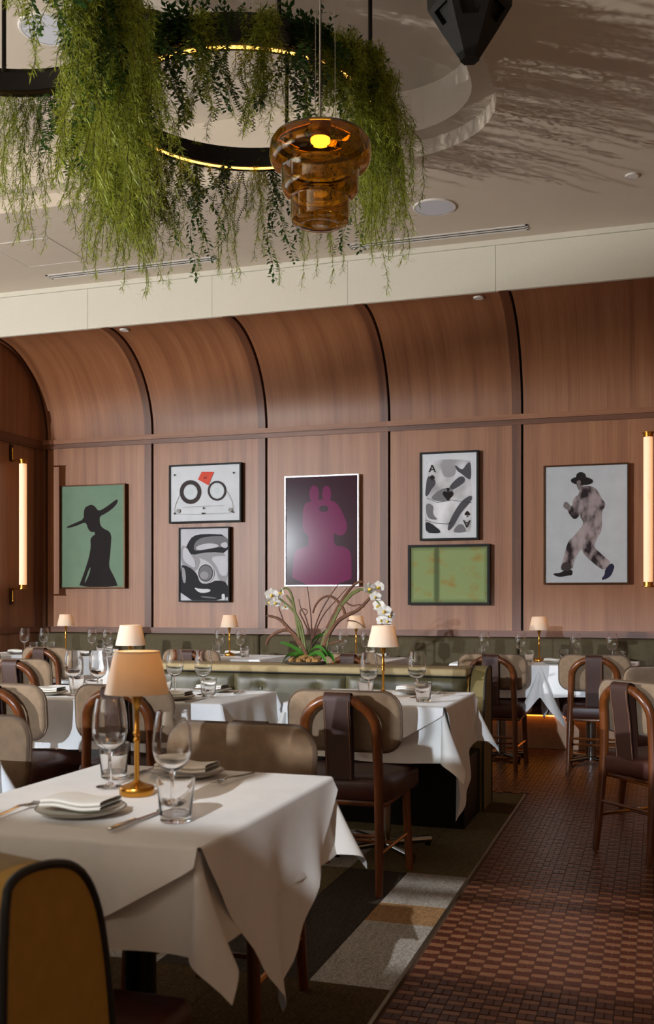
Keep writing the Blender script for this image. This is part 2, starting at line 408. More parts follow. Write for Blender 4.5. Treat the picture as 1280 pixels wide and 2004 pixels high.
struct(MB().box(-4.06, -3.98, -.6, 1.3, 0, 1.80).box(-4.08, -3.96, -.62, 1.32, 1.80, 1.84).box(-4.06, -3.98, 1.3, 2.3, 0, 1.42).box(-4.08, -3.96, 1.32, 2.32, 1.42, 1.46).build('added_light_screen', 'walnut_trim', smooth=False, uvf=lambda co: (co.y, co.z)), 'added unseen walnut screen shading the first tables from side daylight')  # added out of view to shade the first tables and the aisle
sb.location = (-6.23, 1.82, 0); sb.rotation_euler.z = math.radians(-35)
# ---- alcove side walls
def side(name, x, sgn, label):
    xo = x - sgn * 0.12
    sw = struct(MB().box(min(x, xo), max(x, xo), YF, YW + 0.03, 0, 4.0).build(name, 'walnut', smooth=False, uvf=lambda co: (co.y, co.z)), label)
    f = lambda a, b: (min(a, b), max(a, b))
    MB().box(*f(x, x + sgn * 0.018), YF, YW - 0.02, ZR0 - 0.01, ZR1 - 0.01).build('rail', 'walnut_trim', sw, False, uvf=lambda co: (co.z, co.y))
    MB().box(*f(x, x + sgn * 0.03), YF, YW - 0.02, ZLEDGE0, ZLEDGE1).build('ledge', 'walnut_trim', sw, False, uvf=lambda co: (co.z, co.y))
    MB().box(*f(x, x + sgn * 0.012), YW - 0.16, YW - 0.05, ZLEDGE1, ZR0 - 0.01).build('stile', 'walnut_trim', sw, False, uvf=lambda co: (co.y, co.z))
side('wall_left', XL, 1, 'dark walnut alcove end wall behind the left sconce')
side('wall_right', XR, -1, 'walnut alcove end wall at the right')
struct(MB().box(-9, XL - 0.12, YF, YF + 0.12, 0, ZF0).build('wall_far_left', 'walnut', smooth=False, uvf=uvw))
struct(MB().box(XR + 0.12, 4, YF, YF + 0.12, 0, ZF0).build('wall_far_right', 'walnut', smooth=False, uvf=uvw))
# ---- white fascia of boards with seams
fz = struct(MB().box(-9, 4, YF + 0.02, YF + 0.14, ZF0, 4.6).build('trim_2', 'reveal', smooth=False), 'white fascia boards above the walnut cove')
x = -4.93 - 1.235 * 3
while x < 3.9:
    MB().box(max(-9, x) + 0.0015, x + 1.235 - 0.0015, YF - 0.014, YF + 0.02, ZF0 - 0.006, 4.055).build('fascia_board', 'fascia_paint', fz, False)
    x += 1.235
MB().box(-9, 4, YF - 0.026, YF + 0.02, 4.058, ZC + 0.02).build('cornice', 'fascia_paint', fz, False)
# ---- ceiling with a stepped round-cornered recess
def stad(x0, x1, y0, y1, r, n=10):
    P = []
    for cx, cy, a0 in ((x1 - r, y1 - r, 0), (x0 + r, y1 - r, 90), (x0 + r, y0 + r, 180), (x1 - r, y0 + r, 270)):
        for i in range(n + 1):
            a = math.radians(a0 + 90 * i / n); P.append((cx + r * math.cos(a), cy + r * math.sin(a)))
    return P
bm = bmesh.new()
def loop(P, z):
    vv = [bm.verts.new((p[0], p[1], z)) for p in P]
    return vv, [bm.edges.new((vv[i], vv[(i + 1) % len(vv)])) for i in range(len(vv))]
o_, oe = loop([(-9, -6.1), (4, -6.1), (4, YF), (-9, YF)], ZC)
A = stad(-7.6, -0.87, 1.2, 6.5, 0.70); B = stad(-7.46, -1.01, 1.34, 6.36, 0.56)
a_, ae = loop(A, ZC)
SKX0, SKX1, SKY0, SKY1 = -1.15, 0.85, 3.20 - ZC / .55, 4.37 - ZC / .55
k_, ke = loop([(SKX0, SKY0), (SKX1, SKY0), (SKX1, SKY1), (SKX0, SKY1)], ZC)
bmesh.ops.triangle_fill(bm, edges=oe + ae + ke, use_beauty=True)
a2, _ = loop(A, ZC + 0.10); b2, _ = loop(B, ZC + 0.10); b3, b3e = loop(B, ZC + 0.37)
for p, q in ((a_, a2), (a2, b2), (b2, b3)):
    for i in range(len(p)):
        k = (i + 1) % len(p); bm.faces.new((p[i], p[k], q[k], q[i]))
bm.faces.new(b3)
bmesh.ops.recalc_face_normals(bm, faces=bm.faces[:])
me = bpy.data.meshes.new('ceiling'); bm.to_mesh(me); bm.free(); me.materials.append(M['ceiling_paint'])
ce = struct(put('ceiling', me), 'plaster ceiling with a stepped round-cornered recess')
# unseen skylight added to shape the sunbeam on the first table and the aisle
w2 = struct(MB().box(SKX0, SKX1, SKY0 - .03, SKY0, ZC - .01, ZC + .05).box(SKX0, SKX1, SKY1, SKY1 + .03, ZC - .01, ZC + .05).box(SKX0 - .03, SKX0, SKY0 - .03, SKY1 + .03, ZC - .01, ZC + .05).box(SKX1, SKX1 + .03, SKY0 - .03, SKY1 + .03, ZC - .01, ZC + .05).build('added_roof_light', 'white_plastic', smooth=False), 'added unseen narrow roof light with two thin glazing bars')
for yy in (SKY1 - .19, SKY1 - .26): MB().box(SKX0, SKX1, yy - .012, yy + .012, ZC, ZC + .03).build('glazing_bar', 'white_plastic', w2, False)
# fittings
def slot(x0, x1, yc, label):
    t = thing('slot_diffuser', label, 'air vent', (x0, yc, ZC))
    L = x1 - x0
    f = MB(); f.box(0, L, -0.055, -0.035, -0.006, 0.002); f.box(0, L, -0.009, 0.009, -0.006, 0.002); f.box(0, L, 0.035, 0.055, -0.006, 0.002)
    f.box(0, 0.02, -0.055, 0.055, -0.006, 0.002); f.box(L - 0.02, L, -0.055, 0.055, -0.006, 0.002)
    f.build('frame', 'white_plastic', t, False)
    for s_ in (-1, 1): MB().box(0.02, L - 0.02, s_ * 0.022 - 0.012, s_ * 0.022 + 0.012, -0.003, -0.001).build('slot', 'slot_black', t, False)
slot(-5.15, -3.53, 7.90, 'white linear slot air vent in ceiling above the hat picture')
slot(-2.38, -0.94, 7.97, 'white linear slot air vent in ceiling beside the round speaker')
def disc(name, p, r, label, cat, mat='white_plastic', h=0.012, group=None):
    t = thing(name, label, cat, p, 0, group)
    MB().lathe([(r, 0.001), (r, -h * .6), (r * .97, -h), (r * .9, -h)], 40, caps=False).build('rim', 'white_plastic', t)
    MB().lathe([(r * .9, -h * .85), (r * .45, -h * .9), (0.001, -h * .9)], 40).build('face', mat, t)
    return t
disc('ceiling_speaker', (-1.545, 7.355, ZC), 0.158, 'round white ceiling speaker beside the slot vent', 'speaker', 'grille')
disc('ceiling_speaker', (-3.286, 5.04, ZC + 0.37), 0.17, 'round white ceiling speaker up in the recess behind the vines', 'speaker', 'grille')
disc('ceiling_detector', (-0.158, 7.22, ZC), 0.045, 'small white round detector on the flat ceiling', 'detector')
for xx, lb in ((-4.62, 'small white sprinkler cover in the wooden cove above the hat picture'), (-1.38, 'small white sprinkler cover in the wooden cove above the ace picture')):
    d_ = disc('sprinkler_cover', (xx, 8.30, ZR1 + math.sqrt(RC * RC - 0.01) - 0.004), 0.042, lb, 'sprinkler')
# flush access panel
t = thing('access_panel', 'flush square access panel in ceiling near left slot vent', 'panel', (-4.88, 7.32, ZC))
MB().box(-0.278, 0.278, -0.278, 0.278, -0.003, 0.001).build('leaf', 'ceiling_paint', t, False)
f = MB()
for q in ((-0.284, -0.279, -0.284, 0.284), (0.279, 0.284, -0.284, 0.284), (-0.284, 0.284, -0.284, -0.279), (-0.284, 0.284, 0.279, 0.284)): f.box(*q, -0.005, 0.001)
f.build('edge_frame', 'white_plastic', t, False)

# ---- wall sconces
def sconce(loc, sgn, label):
    t = thing('wall_sconce', label, 'wall light', loc)
    L = 1.17
    MB().lathe([(0.001, 0), (0.034, 0), (0.036, .004), (0.036, L - .004), (0.034, L), (0.001, L)], 24).build('alabaster_tube', 'alabaster', t)
    for z, s_ in ((0, -1), (L, 1)):
        MB().lathe([(0.001, z), (0.037, z), (0.037, z + s_ * .032), (0.048, z + s_ * .033), (0.048, z + s_ * .040), (0.001, z + s_ * .040)], 20).build('cap', 'brass', t)
        arm = spline([(0, 0, z + s_ * .036), (-sgn * .07, 0, z + s_ * .036), (-sgn * .115, 0, z + s_ * .036), (-sgn * .115, 0, z + s_ * .09), (-sgn * .115, 0, z + s_ * .16)], 3)
        MB().tube(arm, 0.008, 8).build('arm', 'brass', t)
        MB().rbox(-sgn * .13 - .012, -sgn * .13 + .012, -.022, .022, min(z + s_ * .03, z + s_ * .19), max(z + s_ * .03, z + s_ * .19), .004, 1).build('wall_plate', 'bronze', t)
sconce((XL + 0.14, 8.50, 1.37), 1, 'glowing alabaster tube sconce on the dark left end wall')
sconce((XR - 0.165, 8.66, 1.37), -1, 'glowing alabaster tube sconce right of the walking man picture')

# ---- banquette along the back wall
t = thing('wall_banquette', 'long olive upholstered banquette along the back wall', 'banquette', (0, 0, 0))
for k in range(5):
    a, b = max(SEAMS[k], XL + 0.04), min(SEAMS[k + 1], XR - 0.01)
    MB().rbox(a + .003, b - .003, 8.87, 8.995, 0.42, 0.897, 0.035, 4).build('back_cushion', 'olive_fabric', t)
    MB().rbox(a + .003, b - .003, 8.42, 8.865, 0.36, 0.46, 0.03, 4).build('seat_cushion', 'seat_leather', t)
MB().box(XL + .03, XR - .01, 8.44, 8.99, 0.29, 0.357).build('seat_board', 'walnut_trim', t, False, uvf=uvw)
MB().box(XL + .03, XR - .01, 8.56, 8.99, 0.0, 0.289).build('kick_panel', 'kick_panel', t, False)
MB().box(XL + .03, XR - .01, 8.53, 8.555, 0.268, 0.289).build('light_strip', 'kick_led', t, False)

# ================================================================== BENCHES
def prof_back(side=1):
    # outline of a bench back seen from its end: u = depth from the rear face (0) to the seat side, v = height
    return chaikin([(0.0, 0.0), (0.0, 0.40), (0.0, 0.80), (0.03, 0.83), (0.12, 0.825), (0.20, 0.80), (0.255, 0.73), (0.285, 0.62), (0.305, 0.48), (0.315, 0.30), (0.315, 0.0)], 2, False)
PB = prof_back()
def tufted(x0, x1, y, z0, z1, s, buttons):
    mb = MB(); nx, nz = 40, 18; R = []
    for i in range(nz + 1):
        row = []
        for j in range(nx + 1):
            fx, fz_ = j / nx, i / nz
            xx = x0 + (x1 - x0) * fx; zz = z0 + (z1 - z0) * fz_
            edge = min(fx, 1 - fx) * (x1 - x0)
            puff = 0.035 * (1 - math.exp(-edge / 0.02)) * (1 - 0.9 * (2 * fz_ - 1) ** 8)
            for bx, bz in buttons: puff -= 0.022 * math.exp(-(((xx - bx) / 0.035) ** 2 + ((zz - bz) / 0.03) ** 2)) + 0.006 * math.exp(-(((xx - bx) / 0.012) ** 2)) * (0.4)
            row.append((xx, y + s * puff, zz))
        R.append(row)
    return mb.rows(R)
# divider bench, facing the camera side
t = thing('tufted_bench', 'green tufted leather bench with mustard rolled end, orchid planter on top', 'bench', (0, 0, 0))
BX0, BX1 = -3.25, -1.04
MB().box(BX0, BX1, 5.90, 6.17, 0.0, 0.775).build('back_core', 'mustard', t, False)
MB().rbox(BX0, BX1, 5.865, 6.185, 0.775, 0.822, 0.018, 3).build('top_roll', 'tan_top', t)
MB().tube([(BX0, 5.862, 0.777), (BX1, 5.862, 0.777)], 0.005, 6).build('piping', 'black_pipe', t)
segs = [-3.25, -2.51, -1.78, -1.045]
for a, b in zip(segs[:-1], segs[1:]):
    bt = [(a + (b - a) * .25, 0.68), (a + (b - a) * .75, 0.68)]
    pan = tufted(a + .002, b - .002, 5.895, 0.46, 0.775, -1, bt).build('back_panel', 'green_leather', t)
    for bx, bz in bt: MB().lathe([(0.001, 0), (0.009, 0.001), (0.011, 0.006)], 10).xform(Matrix.Translation((bx, 5.874, bz)) @ Matrix.Rotation(PI / 2, 4, 'X')).build('button', 'green_leather', pan)
    MB().rbox(a + .002, b - .002, 5.34, 5.88, 0.37, 0.47, 0.03, 4).build('seat_cushion', 'green_leather', t)
MB().box(BX0, -0.97, 5.38, 5.90, 0.0, 0.368).build('seat_base', 'dark_metal', t, False)
MB().prism([(6.185 - u_, v_) for u_, v_ in PB], -1.04, -0.95, lambda p, q, a: (a, p, q)).build('end_wing', 'olive_wing', t)
for xx in (-1.04, -0.95): MB().tube([(xx, 6.185 - u_, v_) for u_, v_ in PB], 0.006, 6).build('piping', 'black_pipe', t)
# bench in the foreground, facing the first table
t = thing('mustard_bench', 'mustard upholstered bench with rolled back and black piping, turned from the camera', 'bench', (0, 0, 0))
FX1, FX0, FY = -0.87, -3.3, 1.22
MB().prism([(FY + u_, v_) for u_, v_ in PB], FX1 - 0.035, FX1, lambda p, q, a: (a, p, q)).build('end_panel', 'mustard', t)
body = MB(); body.rows([[(xx, FY + u_ + 0.002, v_ + (0.016 * min(1, fr * 14) if v_ > .3 else 0)) for u_, v_ in PB] for xx, fr in [(FX1 - 0.036 - (FX1 - 0.036 - FX0) * i / 24, i / 24) for i in range(25)]])
body.build('back_cover', 'tan_top', t)
for xx in (FX1,): MB().tube([(xx, FY + u_, v_) for u_, v_ in PB], 0.007, 8).build('piping', 'black_pipe', t)
for a, b in ((-0.84, -1.62), (-1.62, -2.42), (-2.42, -3.28)): MB().rbox(b + .002, a - .002, FY + 0.318, 1.80, 0.36, 0.46, 0.03, 4).build('seat_cushion', 'seat_leather', t)
MB().box(FX0, FX1 - 0.02, FY + 0.02, 1.70, 0.0, 0.358).build('seat_base', 'dark_metal', t, False)

# ================================================================== CHAIRS
def make_chair():
    t = thing('dining_chair', 'chair', 'chair')
    # bent wood arch that is both back legs
    L = [(-.178, -.245, 0), (-.172, -.225, .20), (-.166, -.205, .42), (-.160, -.205, .58), (-.157, -.212, .68)]
    arc = []
    for i in range(1, 12):
        a = PI - PI * i / 12
        arc.append((.157 * math.cos(a) * (1.0), -.212 - .03 * math.sin(a), .68 + .128 * math.sin(a)))
    P = spline(L, 2) + [Vector(p) for p in arc] + [Vector((-p[0], p[1], p[2])) for p in reversed(spline(L, 2))]
    rr = [0.016 + 0.006 * min(1, p[2] / .45) for p in P]
    MB().tube(P, rr, 10).build('bentwood_frame', 'chair_wood', t)
    # leather strap over the arch
    mb = MB(); outer, inner = [], []
    sp = [(-.198, .47), (-.200, .58), (-.209, .68), (-.216, .75)] + [(-.240 + .0265 * math.cos(a), .806 + .0265 * math.sin(a)) for a in [math.radians(d) for d in (20, 55, 90, 125, 160, 200)]] + [(-.262, .75), (-.248, .68), (-.236, .58), (-.224, .47)]
    mb.rows([[(xx, y_, z_) for y_, z_ in sp] for xx in (-.058, -.053, -.02, .02, .053, .058)])
    st = mb.build('leather_strap', 'strap_leather', t)
    for xx in (-.051, .051): MB().tube([(xx, y_ - .002, z_) for y_, z_ in sp[9:]], 0.0016, 4).build('stitching', 'stitch', st)
    # back pad
    pad = MB(); loops = []
    for ins, off in ((.16, .028), (.06, .027), (.018, .022), (.004, .014), (0, .004), (0, -.006), (.006, -.016), (.02, -.021), (.08, -.022)):
        q = rrect(.495 - 2 * ins, .25 - 2 * min(ins, .11), max(.012, .075 - ins * .5), 6)
        loops.append([(x_, -.160 + off + .22 * x_ * x_ - .02 * (z_ / .125) * .5, .705 + z_) for x_, z_ in q])
    pad.rows(loops, True, 0, True)
    po = pad.build('back_pad', 'velvet', t)
    q = rrect(.499, .254, .077, 6); q.append(q[0])
    MB().tube([(x_, -.160 - .006 + .22 * x_ * x_ - .01 * (z_ / .125), .705 + z_) for x_, z_ in q], .0045, 6).build('piping', 'piping_dark', po)
    # seat
    se = MB(); loops = []
    for ins, z_ in ((.20, .490), (.12, .489), (.05, .484), (.018, .476), (.004, .464), (0, .450), (0, .400), (.006, .386), (.03, .380)):
        q = rrect(.465 - 2 * ins, .45 - 2 * ins, max(.012, .055 - ins * .3), 5)
        loops.append([(x_ * (1.0 + .06 * y_ / .22), y_ + .01, z_) for x_, y_ in q])
    se.rows(loops, True, 0, True); se.build('seat', 'seat_leather', t)
    MB().rbox(-.20, .20, -.195, .205, .356, .381, .01, 2).build('seat_rail', 'chair_wood', t)
    for s_ in (-1, 1):
        MB().tube(spline([(s_ * .185, .195, .36), (s_ * .19, .20, .2), (s_ * .198, .212, 0)], 1), [.022, .021, .019, .018, .016][:len(spline([(0, 0, 0), (1, 0, 0), (2, 0, 0)], 1))] if 0 else .0185, 10).build('leg', 'chair_wood', t)
        MB().tube([(s_ * .176, -.228, .17), (s_ * .193, .203, .17)], .008, 6).build('stretcher', 'brass', t)
    MB().tube([(-.184, -.01, .17), (.184, -.01, .17)], .008, 6).build('stretcher', 'chair_wood', t)
    MB().tube([(-.17, -.222, .24), (.17, -.222, .24)], .009, 6).build('stretcher', 'chair_wood', t)
    return t
CH = [  # x, y, turn (degrees), label
    (-1.258, 4.29, 0, 'bentwood dining chair with taupe pad, back turned, at the small table beside the aisle'),
    (-1.227, 2.77, 180, 'dining chair with shadowed taupe pad facing the mustard bench across the lamp table'),
    (-2.28, 4.25, 0, 'bentwood dining chair with taupe pad half hidden behind the large lampshade'),
    (-2.87, 4.17, -2, 'dining chair with sunlit taupe pad at the left end of the long table'),
    (-2.19, 2.72, 180, 'dining chair with pale taupe pad facing the camera beside the cut-off table'),
    (-4.78, 7.48, -6, 'small bentwood chair with bright orange arch at the table under the hat picture'),
    (-5.50, 7.48, 0, 'dining chair by the far left corner table, mostly cut off'),
    (-3.96, 5.88, 0, 'dark shadowed bentwood chair left of the green tufted bench'),
    (-3.48, 7.47, 0, 'dining chair behind the green bench under the car picture'),
    (-2.08, 7.29, -8, 'dining chair behind the orchid at the table under the magenta picture'),
    (-1.13, 7.56, 0, 'bentwood chair behind the bench end, at the table under the ace picture'),
    (-0.42, 7.66, 0, 'bentwood chair with striped shadows on its pad under the walking man picture'),
    (0.015, 5.215, -45, 'bentwood dining chair turned at an angle on the tiled aisle'),
    (0.10, 6.20, -135, 'dining chair with tan pad behind the angled aisle chair'),
]
ch0 = make_chair()
for i, (x, y, a, lb) in enumerate(CH):
    if i == 0: ch0.location = (x, y, 0.006); ch0.rotation_euler.z = math.radians(a); ch0['label'] = lb; ch0['group'] = 'dining chairs'
    else: dup(ch0, (x, y, 0.006 if (x < CX and y < 6.5) else 0.0), math.radians(a), lb, 'dining chairs')

# ================================================================== TABLES AND CLOTHS
TZ = 0.745
def make_table(x0, x1, y0, y1, label, bases=1, col='steel'):
    cx_, cy_ = (x0 + x1) / 2, (y0 + y1) / 2; w_, l_ = x1 - x0, y1 - y0
    z0 = 0.006 if (cx_ < CX and cy_ < 6.5) else 0.0
    t = thing('pedestal_table', label, 'table', (cx_, cy_, z0), 0, 'dining tables')
    MB().rbox(-w_ / 2, w_ / 2, -l_ / 2, l_ / 2, TZ - .035 - z0, TZ - z0, .008, 2).build('table_top', 'walnut_trim', t)
    FT = .22 if cy_ > 6.5 else .27
    for k in range(bases):
        bx = 0 if bases == 1 else (-.34 if k == 0 else .34)
        MB().lathe([(.06, TZ - .036 - z0), (.06, TZ - .05 - z0), (.038, TZ - .06 - z0), (.038, .05), (.055, .045), (.055, .02)], 20, (bx, 0, 0)).build('column', col, t)
        for a in range(4):
            an = math.radians(45 + 90 * a)
            MB().tube([(bx, 0, .04), (bx + FT * math.cos(an), FT * math.sin(an), .028)], .018, 10).build('foot', col, t)
            MB().lathe([(.001, 0), (.016, 0), (.016, .014), (.001, .014)], 10, (bx + (FT - .015) * math.cos(an), (FT - .015) * math.sin(an), 0)).build('glide', 'dark_metal', t)
    return t
def sag(x, a): return a * math.sin(x)
RE = .010
def edge_arc(P, Q, nrm, zt, nx):
    R = []
    for i in range(4):
        a_ = PI / 2 * i / 4; R.append([tuple((P.lerp(Q, j / nx) + nrm * RE * math.sin(a_)).xy) + (zt - RE * (1 - math.cos(a_)),) for j in range(nx + 1)])
    return R
def weld(o):
    bm = bmesh.new(); bm.from_mesh(o.data); bmesh.ops.remove_doubles(bm, verts=bm.verts[:], dist=.0004); bmesh.ops.recalc_face_normals(bm, faces=bm.faces[:]); bm.to_mesh(o.data); bm.free()
    o.data.polygons.foreach_set('use_smooth', [True] * len(o.data.polygons)); o.data.set_sharp_from_angle(angle=math.radians(60)); return o
def cloth_square(x0, x1, y0, y1, o, label, name='tablecloth', mat='cloth', group=None, z=TZ, seed=0, e=0.006, corner=True, k=.45, kb=None, cl=1.0, rf=1.0):
    # square-laid cloth: top, four falls, four hanging corner folds
    rnd = random.Random(seed); mb = MB()
    zt = z + .002
    X0, X1, Y0, Y1 = x0 - e, x1 + e, y0 - e, y1 + e
    nx, ny = 24, 24
    ph = [rnd.uniform(0, 6) for _ in range(8)]
    def top(fx, fy):
        return (X0 + (X1 - X0) * fx, Y0 + (Y1 - Y0) * fy, zt + (.0012 * math.sin(fx * 9 + ph[0]) * math.sin(fy * 7 + ph[1]) if 0 < fx < 1 and 0 < fy < 1 else 0))
    mb.rows([[top(j / nx, i / ny) for j in range(nx + 1)] for i in range(ny + 1)])
    nt = 10
    def fall(P, Q, nrm, s0):
        P = Vector(P); Q = Vector(Q); nrm = Vector(nrm); Ln = (Q - P).length; R = edge_arc(P, Q, nrm, zt, nx)
        for i in range(nt + 1):
            f = i / nt; row = []
            for j in range(nx + 1):
                g = j / nx; endf = math.sin(PI * g) ** .5 if 0 < g < 1 else 0
                rip = rf * (.016 * math.sin(g * Ln * 16 + s0) + .010 * math.sin(g * Ln * 31 + s0 * 2)) * f * endf
                out = RE + .022 * f * f + rip
                zz = zt - RE - (o - RE) * f + .01 * f * math.sin(g * 5 + s0) * endf
                p = P.lerp(Q, g) + nrm * out
                row.append((p.x, p.y, zz))
            R.append(row)
        mb.rows(R)
    fall((X0, Y0, 0), (X1, Y0, 0), (0, -1, 0), ph[2]); fall((X1, Y0, 0), (X1, Y1, 0), (1, 0, 0), ph[3])
    fall((X1, Y1, 0), (X0, Y1, 0), (0, 1, 0), ph[4]); fall((X0, Y1, 0), (X0, Y0, 0), (-1, 0, 0), ph[5])
    if corner:
        for qx, qy, sx_, sy_ in ((X0, Y0, -1, -1), (X1, Y0, 1, -1), (X1, Y1, 1, 1), (X0, Y1, -1, 1)):
            na = 16; kk = (kb if (kb and sy_ > 0) else k) * rnd.uniform(.8, 1.1); tw = rnd.uniform(-.5, .5)
            R = [[(qx, qy, zt)] * (na + 1)]
            for i in range(nt + 1):
                f = i / nt; row = []
                for j in range(na + 1):
                    th = (PI / 2) * j / na; s2 = math.sin(2 * th)
                    r = f * o / max(math.cos(th), math.sin(th)) * (1 + (cl - 1) * s2 ** 2)
                    out = RE + .022 * f * f; rho = kk * r * s2; ang = PI / 4 + tw * f * .5
                    lat = .12 * r * math.sin(4 * th)
                    dx = out * math.cos(th) ** 2 + math.cos(ang) * rho + math.sin(ang) * lat
                    dy = out * math.sin(th) ** 2 + math.sin(ang) * rho - math.cos(ang) * lat
                    row.append((qx + sx_ * max(0, dx), qy + sy_ * max(0, dy), zt - RE * (1 - f) - r * math.sqrt(max(.05, 1 - (kk * s2) ** 2))))
                R.append(row)
            mb.rows(R)
    o_ = weld(mb.build(name, mat))
    return tag(o_, label, 'tablecloth', group)
def cloth_diamond(x0, x1, y0, y1, tips, label, z=TZ + .004, e=0.016, group=None, seed=3):
    # cloth laid corner-to-side: each fall is a pointed flap.  tips: front, right, back, left = (position 0..1 along edge, drop)
    rnd = random.Random(seed); mb = MB(); zt = z + .002
    X0, X1, Y0, Y1 = x0 - e, x1 + e, y0 - e, y1 + e
    nx = 32; nt = 14
    mb.rows([[(X0 + (X1 - X0) * j / nx, Y0 + (Y1 - Y0) * i / nx, zt + (.0012 * math.sin(j * .5) * math.sin(i * .4) if (0 < i < nx and 0 < j < nx) else 0)) for j in range(nx + 1)] for i in range(nx + 1)])
    for (P, Q, nrm), (ap, drop) in zip((((X0, Y0, 0), (X1, Y0, 0), (0, -1, 0)), ((X1, Y0, 0), (X1, Y1, 0), (1, 0, 0)), ((X1, Y1, 0), (X0, Y1, 0), (0, 1, 0)), ((X0, Y1, 0), (X0, Y0, 0), (-1, 0, 0))), tips):
        P, Q, nrm = Vector(P), Vector(Q), Vector(nrm); tg = (Q - P).normalized(); s0 = rnd.uniform(0, 6); R = edge_arc(P, Q, nrm, zt, nx)
        for i in range(nt + 1):
            f = i / nt; row = []
            for j in range(nx + 1):
                g = j / nx
                tri = g / ap if g < ap else (1 - g) / (1 - ap)
                D = .035 + (drop - .035) * tri ** .92
                fold = .020 * math.sin((g - ap) * 15 + s0) * f * tri + .012 * math.sin((g - ap) * 34 + s0) * f * f * tri
                out = RE + .030 * f * (.4 + .6 * tri) + fold
                p = P.lerp(Q, g) + nrm * out + tg * (ap - g) * .12 * f * f * tri
                row.append((p.x, p.y, zt - RE - (D - RE) * f))
            R.append(row)
        mb.rows(R)
    return tag(weld(mb.build('table_overlay', 'cloth')), label, 'tablecloth', group)

T = {  # x0, x1, y0, y1
    'a': (-1.50, -0.845, 1.79, 2.58), 'z': (-2.52, -1.865, 1.79, 2.58), 'b': (-3.20, -1.90, 4.30, 4.98), 'c': (-1.62, -0.905, 4.44, 5.17),
    'f1': (-5.70, -4.40, 7.60, 8.28), 'f2': (-3.86, -3.02, 7.60, 8.28), 'f3': (-2.70, -1.98, 7.60, 8.28), 'f4': (-1.47, -0.815, 7.60, 8.28), 'f5': (-0.80, -0.14, 7.60, 8.28)}
NAMES = {'a': 'the lamp table before the mustard bench', 'z': 'the cut-off table left of the mustard bench', 'b': 'the long table before the tufted bench', 'c': 'the small table beside the tiled aisle',
         'f1': 'the corner table under the hat picture', 'f2': 'the table under the car picture', 'f3': 'the table under the magenta picture', 'f4': 'the table under the ace picture', 'f5': 'the table under the walking man picture'}
TABLE_LABEL = {'a': 'square pedestal table under doubled white cloths before the mustard bench', 'z': 'square pedestal table cut off, left of the mustard bench table',
    'b': 'long pedestal table under white cloth before the tufted bench', 'c': 'small pedestal table with crossed chrome feet beside the tiled aisle',
    'f1': 'pedestal table in the corner under the hat silhouette picture', 'f2': 'pedestal table at the wall banquette under the car picture', 'f3': 'pedestal table at the wall banquette under the magenta picture',
    'f4': 'pedestal table at the wall banquette under the ace picture', 'f5': 'pedestal table at the wall banquette under the walking man picture'}
for k, q in T.items():
    make_table(*q, TABLE_LABEL[k], 2 if k in ('b', 'f1') else 1, 'dark_metal' if k in ('a', 'z') else 'steel')
    o = {'a': .20, 'z': .20, 'b': .24, 'c': .24, }.get(k, .235)
    if k in ('a', 'c'): cloth_square(*q, o, 'plain white under-cloth on ' + NAMES[k], 'under_cloth', 'underlay', 'white tablecloths', seed=ord(k), k=.42, rf=.25)
    else: cloth_square(*q, o, 'white linen tablecloth on ' + NAMES[k], 'tablecloth', 'cloth', 'white tablecloths', seed=len(k) * 7 + ord(k[-1]), kb=.12 if k[0] == 'f' else None, cl=1.45 if k in ('f4', 'f5') else 1.15)
cloth_diamond(*T['a'], [(.45, .26), (.44, .45), (.5, .2), (.5, .3)], 'white cloth laid cornerwise with a long pointed tip over the lamp table', group='white tablecloths')
cloth_diamond(*T['c'], [(.55, .24), (.30, .56), (.5, .24), (.5, .3)], 'white cloth laid cornerwise over the small table beside the aisle', group='white tablecloths', seed=5)

# ================================================================== TABLE LAMPS
ZT = TZ + .0045
def make_lamp():
    t = thing('table_lamp', 'lamp', 'lamp')
    MB().lathe([(.001, 0), (.041, 0), (.042, .002), (.042, .017), (.040, .020), (.030, .023), (.012, .030), (.007, .034)], 28).build('base', 'brass', t)
    MB().lathe([(.0062, .03), (.0062, .125), (.0085, .128), (.0085, .132), (.0062, .136), (.0062, .142), (.009, .145), (.009, .150), (.0062, .154), (.0062, .205), (.0085, .212), (.0145, .238), (.0145, .246), (.001, .246)], 14).build('stem', 'brass', t)
    z0, z1, r0, r1 = .243, .345, .077, .054
    sh = MB(); sh.lathe([(r0 - .0015, z0), (r0, z0), (r1, z1), (r1 - .0015, z1), (r0 - .0015, z0)], 36); so = sh.build('shade', 'shade_linen', t)
    MB().lathe([(r1 + .0006, z1 - .004), (r1 + .0012, z1), (r1 - .002, z1 + .0008)], 36).build('trim_band', 'shade_linen', so)
    MB().lathe([(.001, .246), (.012, .250), (.016, .270), (.012, .288), (.001, .292)], 14).build('bulb', 'led', t)
    for a in range(3):
        an = 2 * PI * a / 3; MB().tube([(.0, 0, .296), (r1 * .98 * math.cos(an), r1 * .98 * math.sin(an), z1 - .004)], .0012, 5).build('spider_arm', 'brass', t)
    return t
LAMPS = [((-1.193, 2.205, TZ + .0075), 'large brass table lamp with linen shade on the lamp table before the mustard bench'),
         ((-2.54, 4.63, ZT), 'brass table lamp with linen shade on the long table'),
         ((-1.262, 4.80, TZ + .0075), 'brass table lamp with linen shade on the small table beside the aisle'),
         ((-5.04, 8.0, ZT), 'small brass table lamp on the corner table under the hat picture'),
         ((-3.45, 8.0, ZT), 'small brass table lamp under the car picture'),
         ((-2.33, 8.0, ZT), 'small brass table lamp behind the orchid'),
         ((-0.86, 7.98, ZT), 'small brass table lamp left below the walking man picture')]
lp0 = make_lamp()
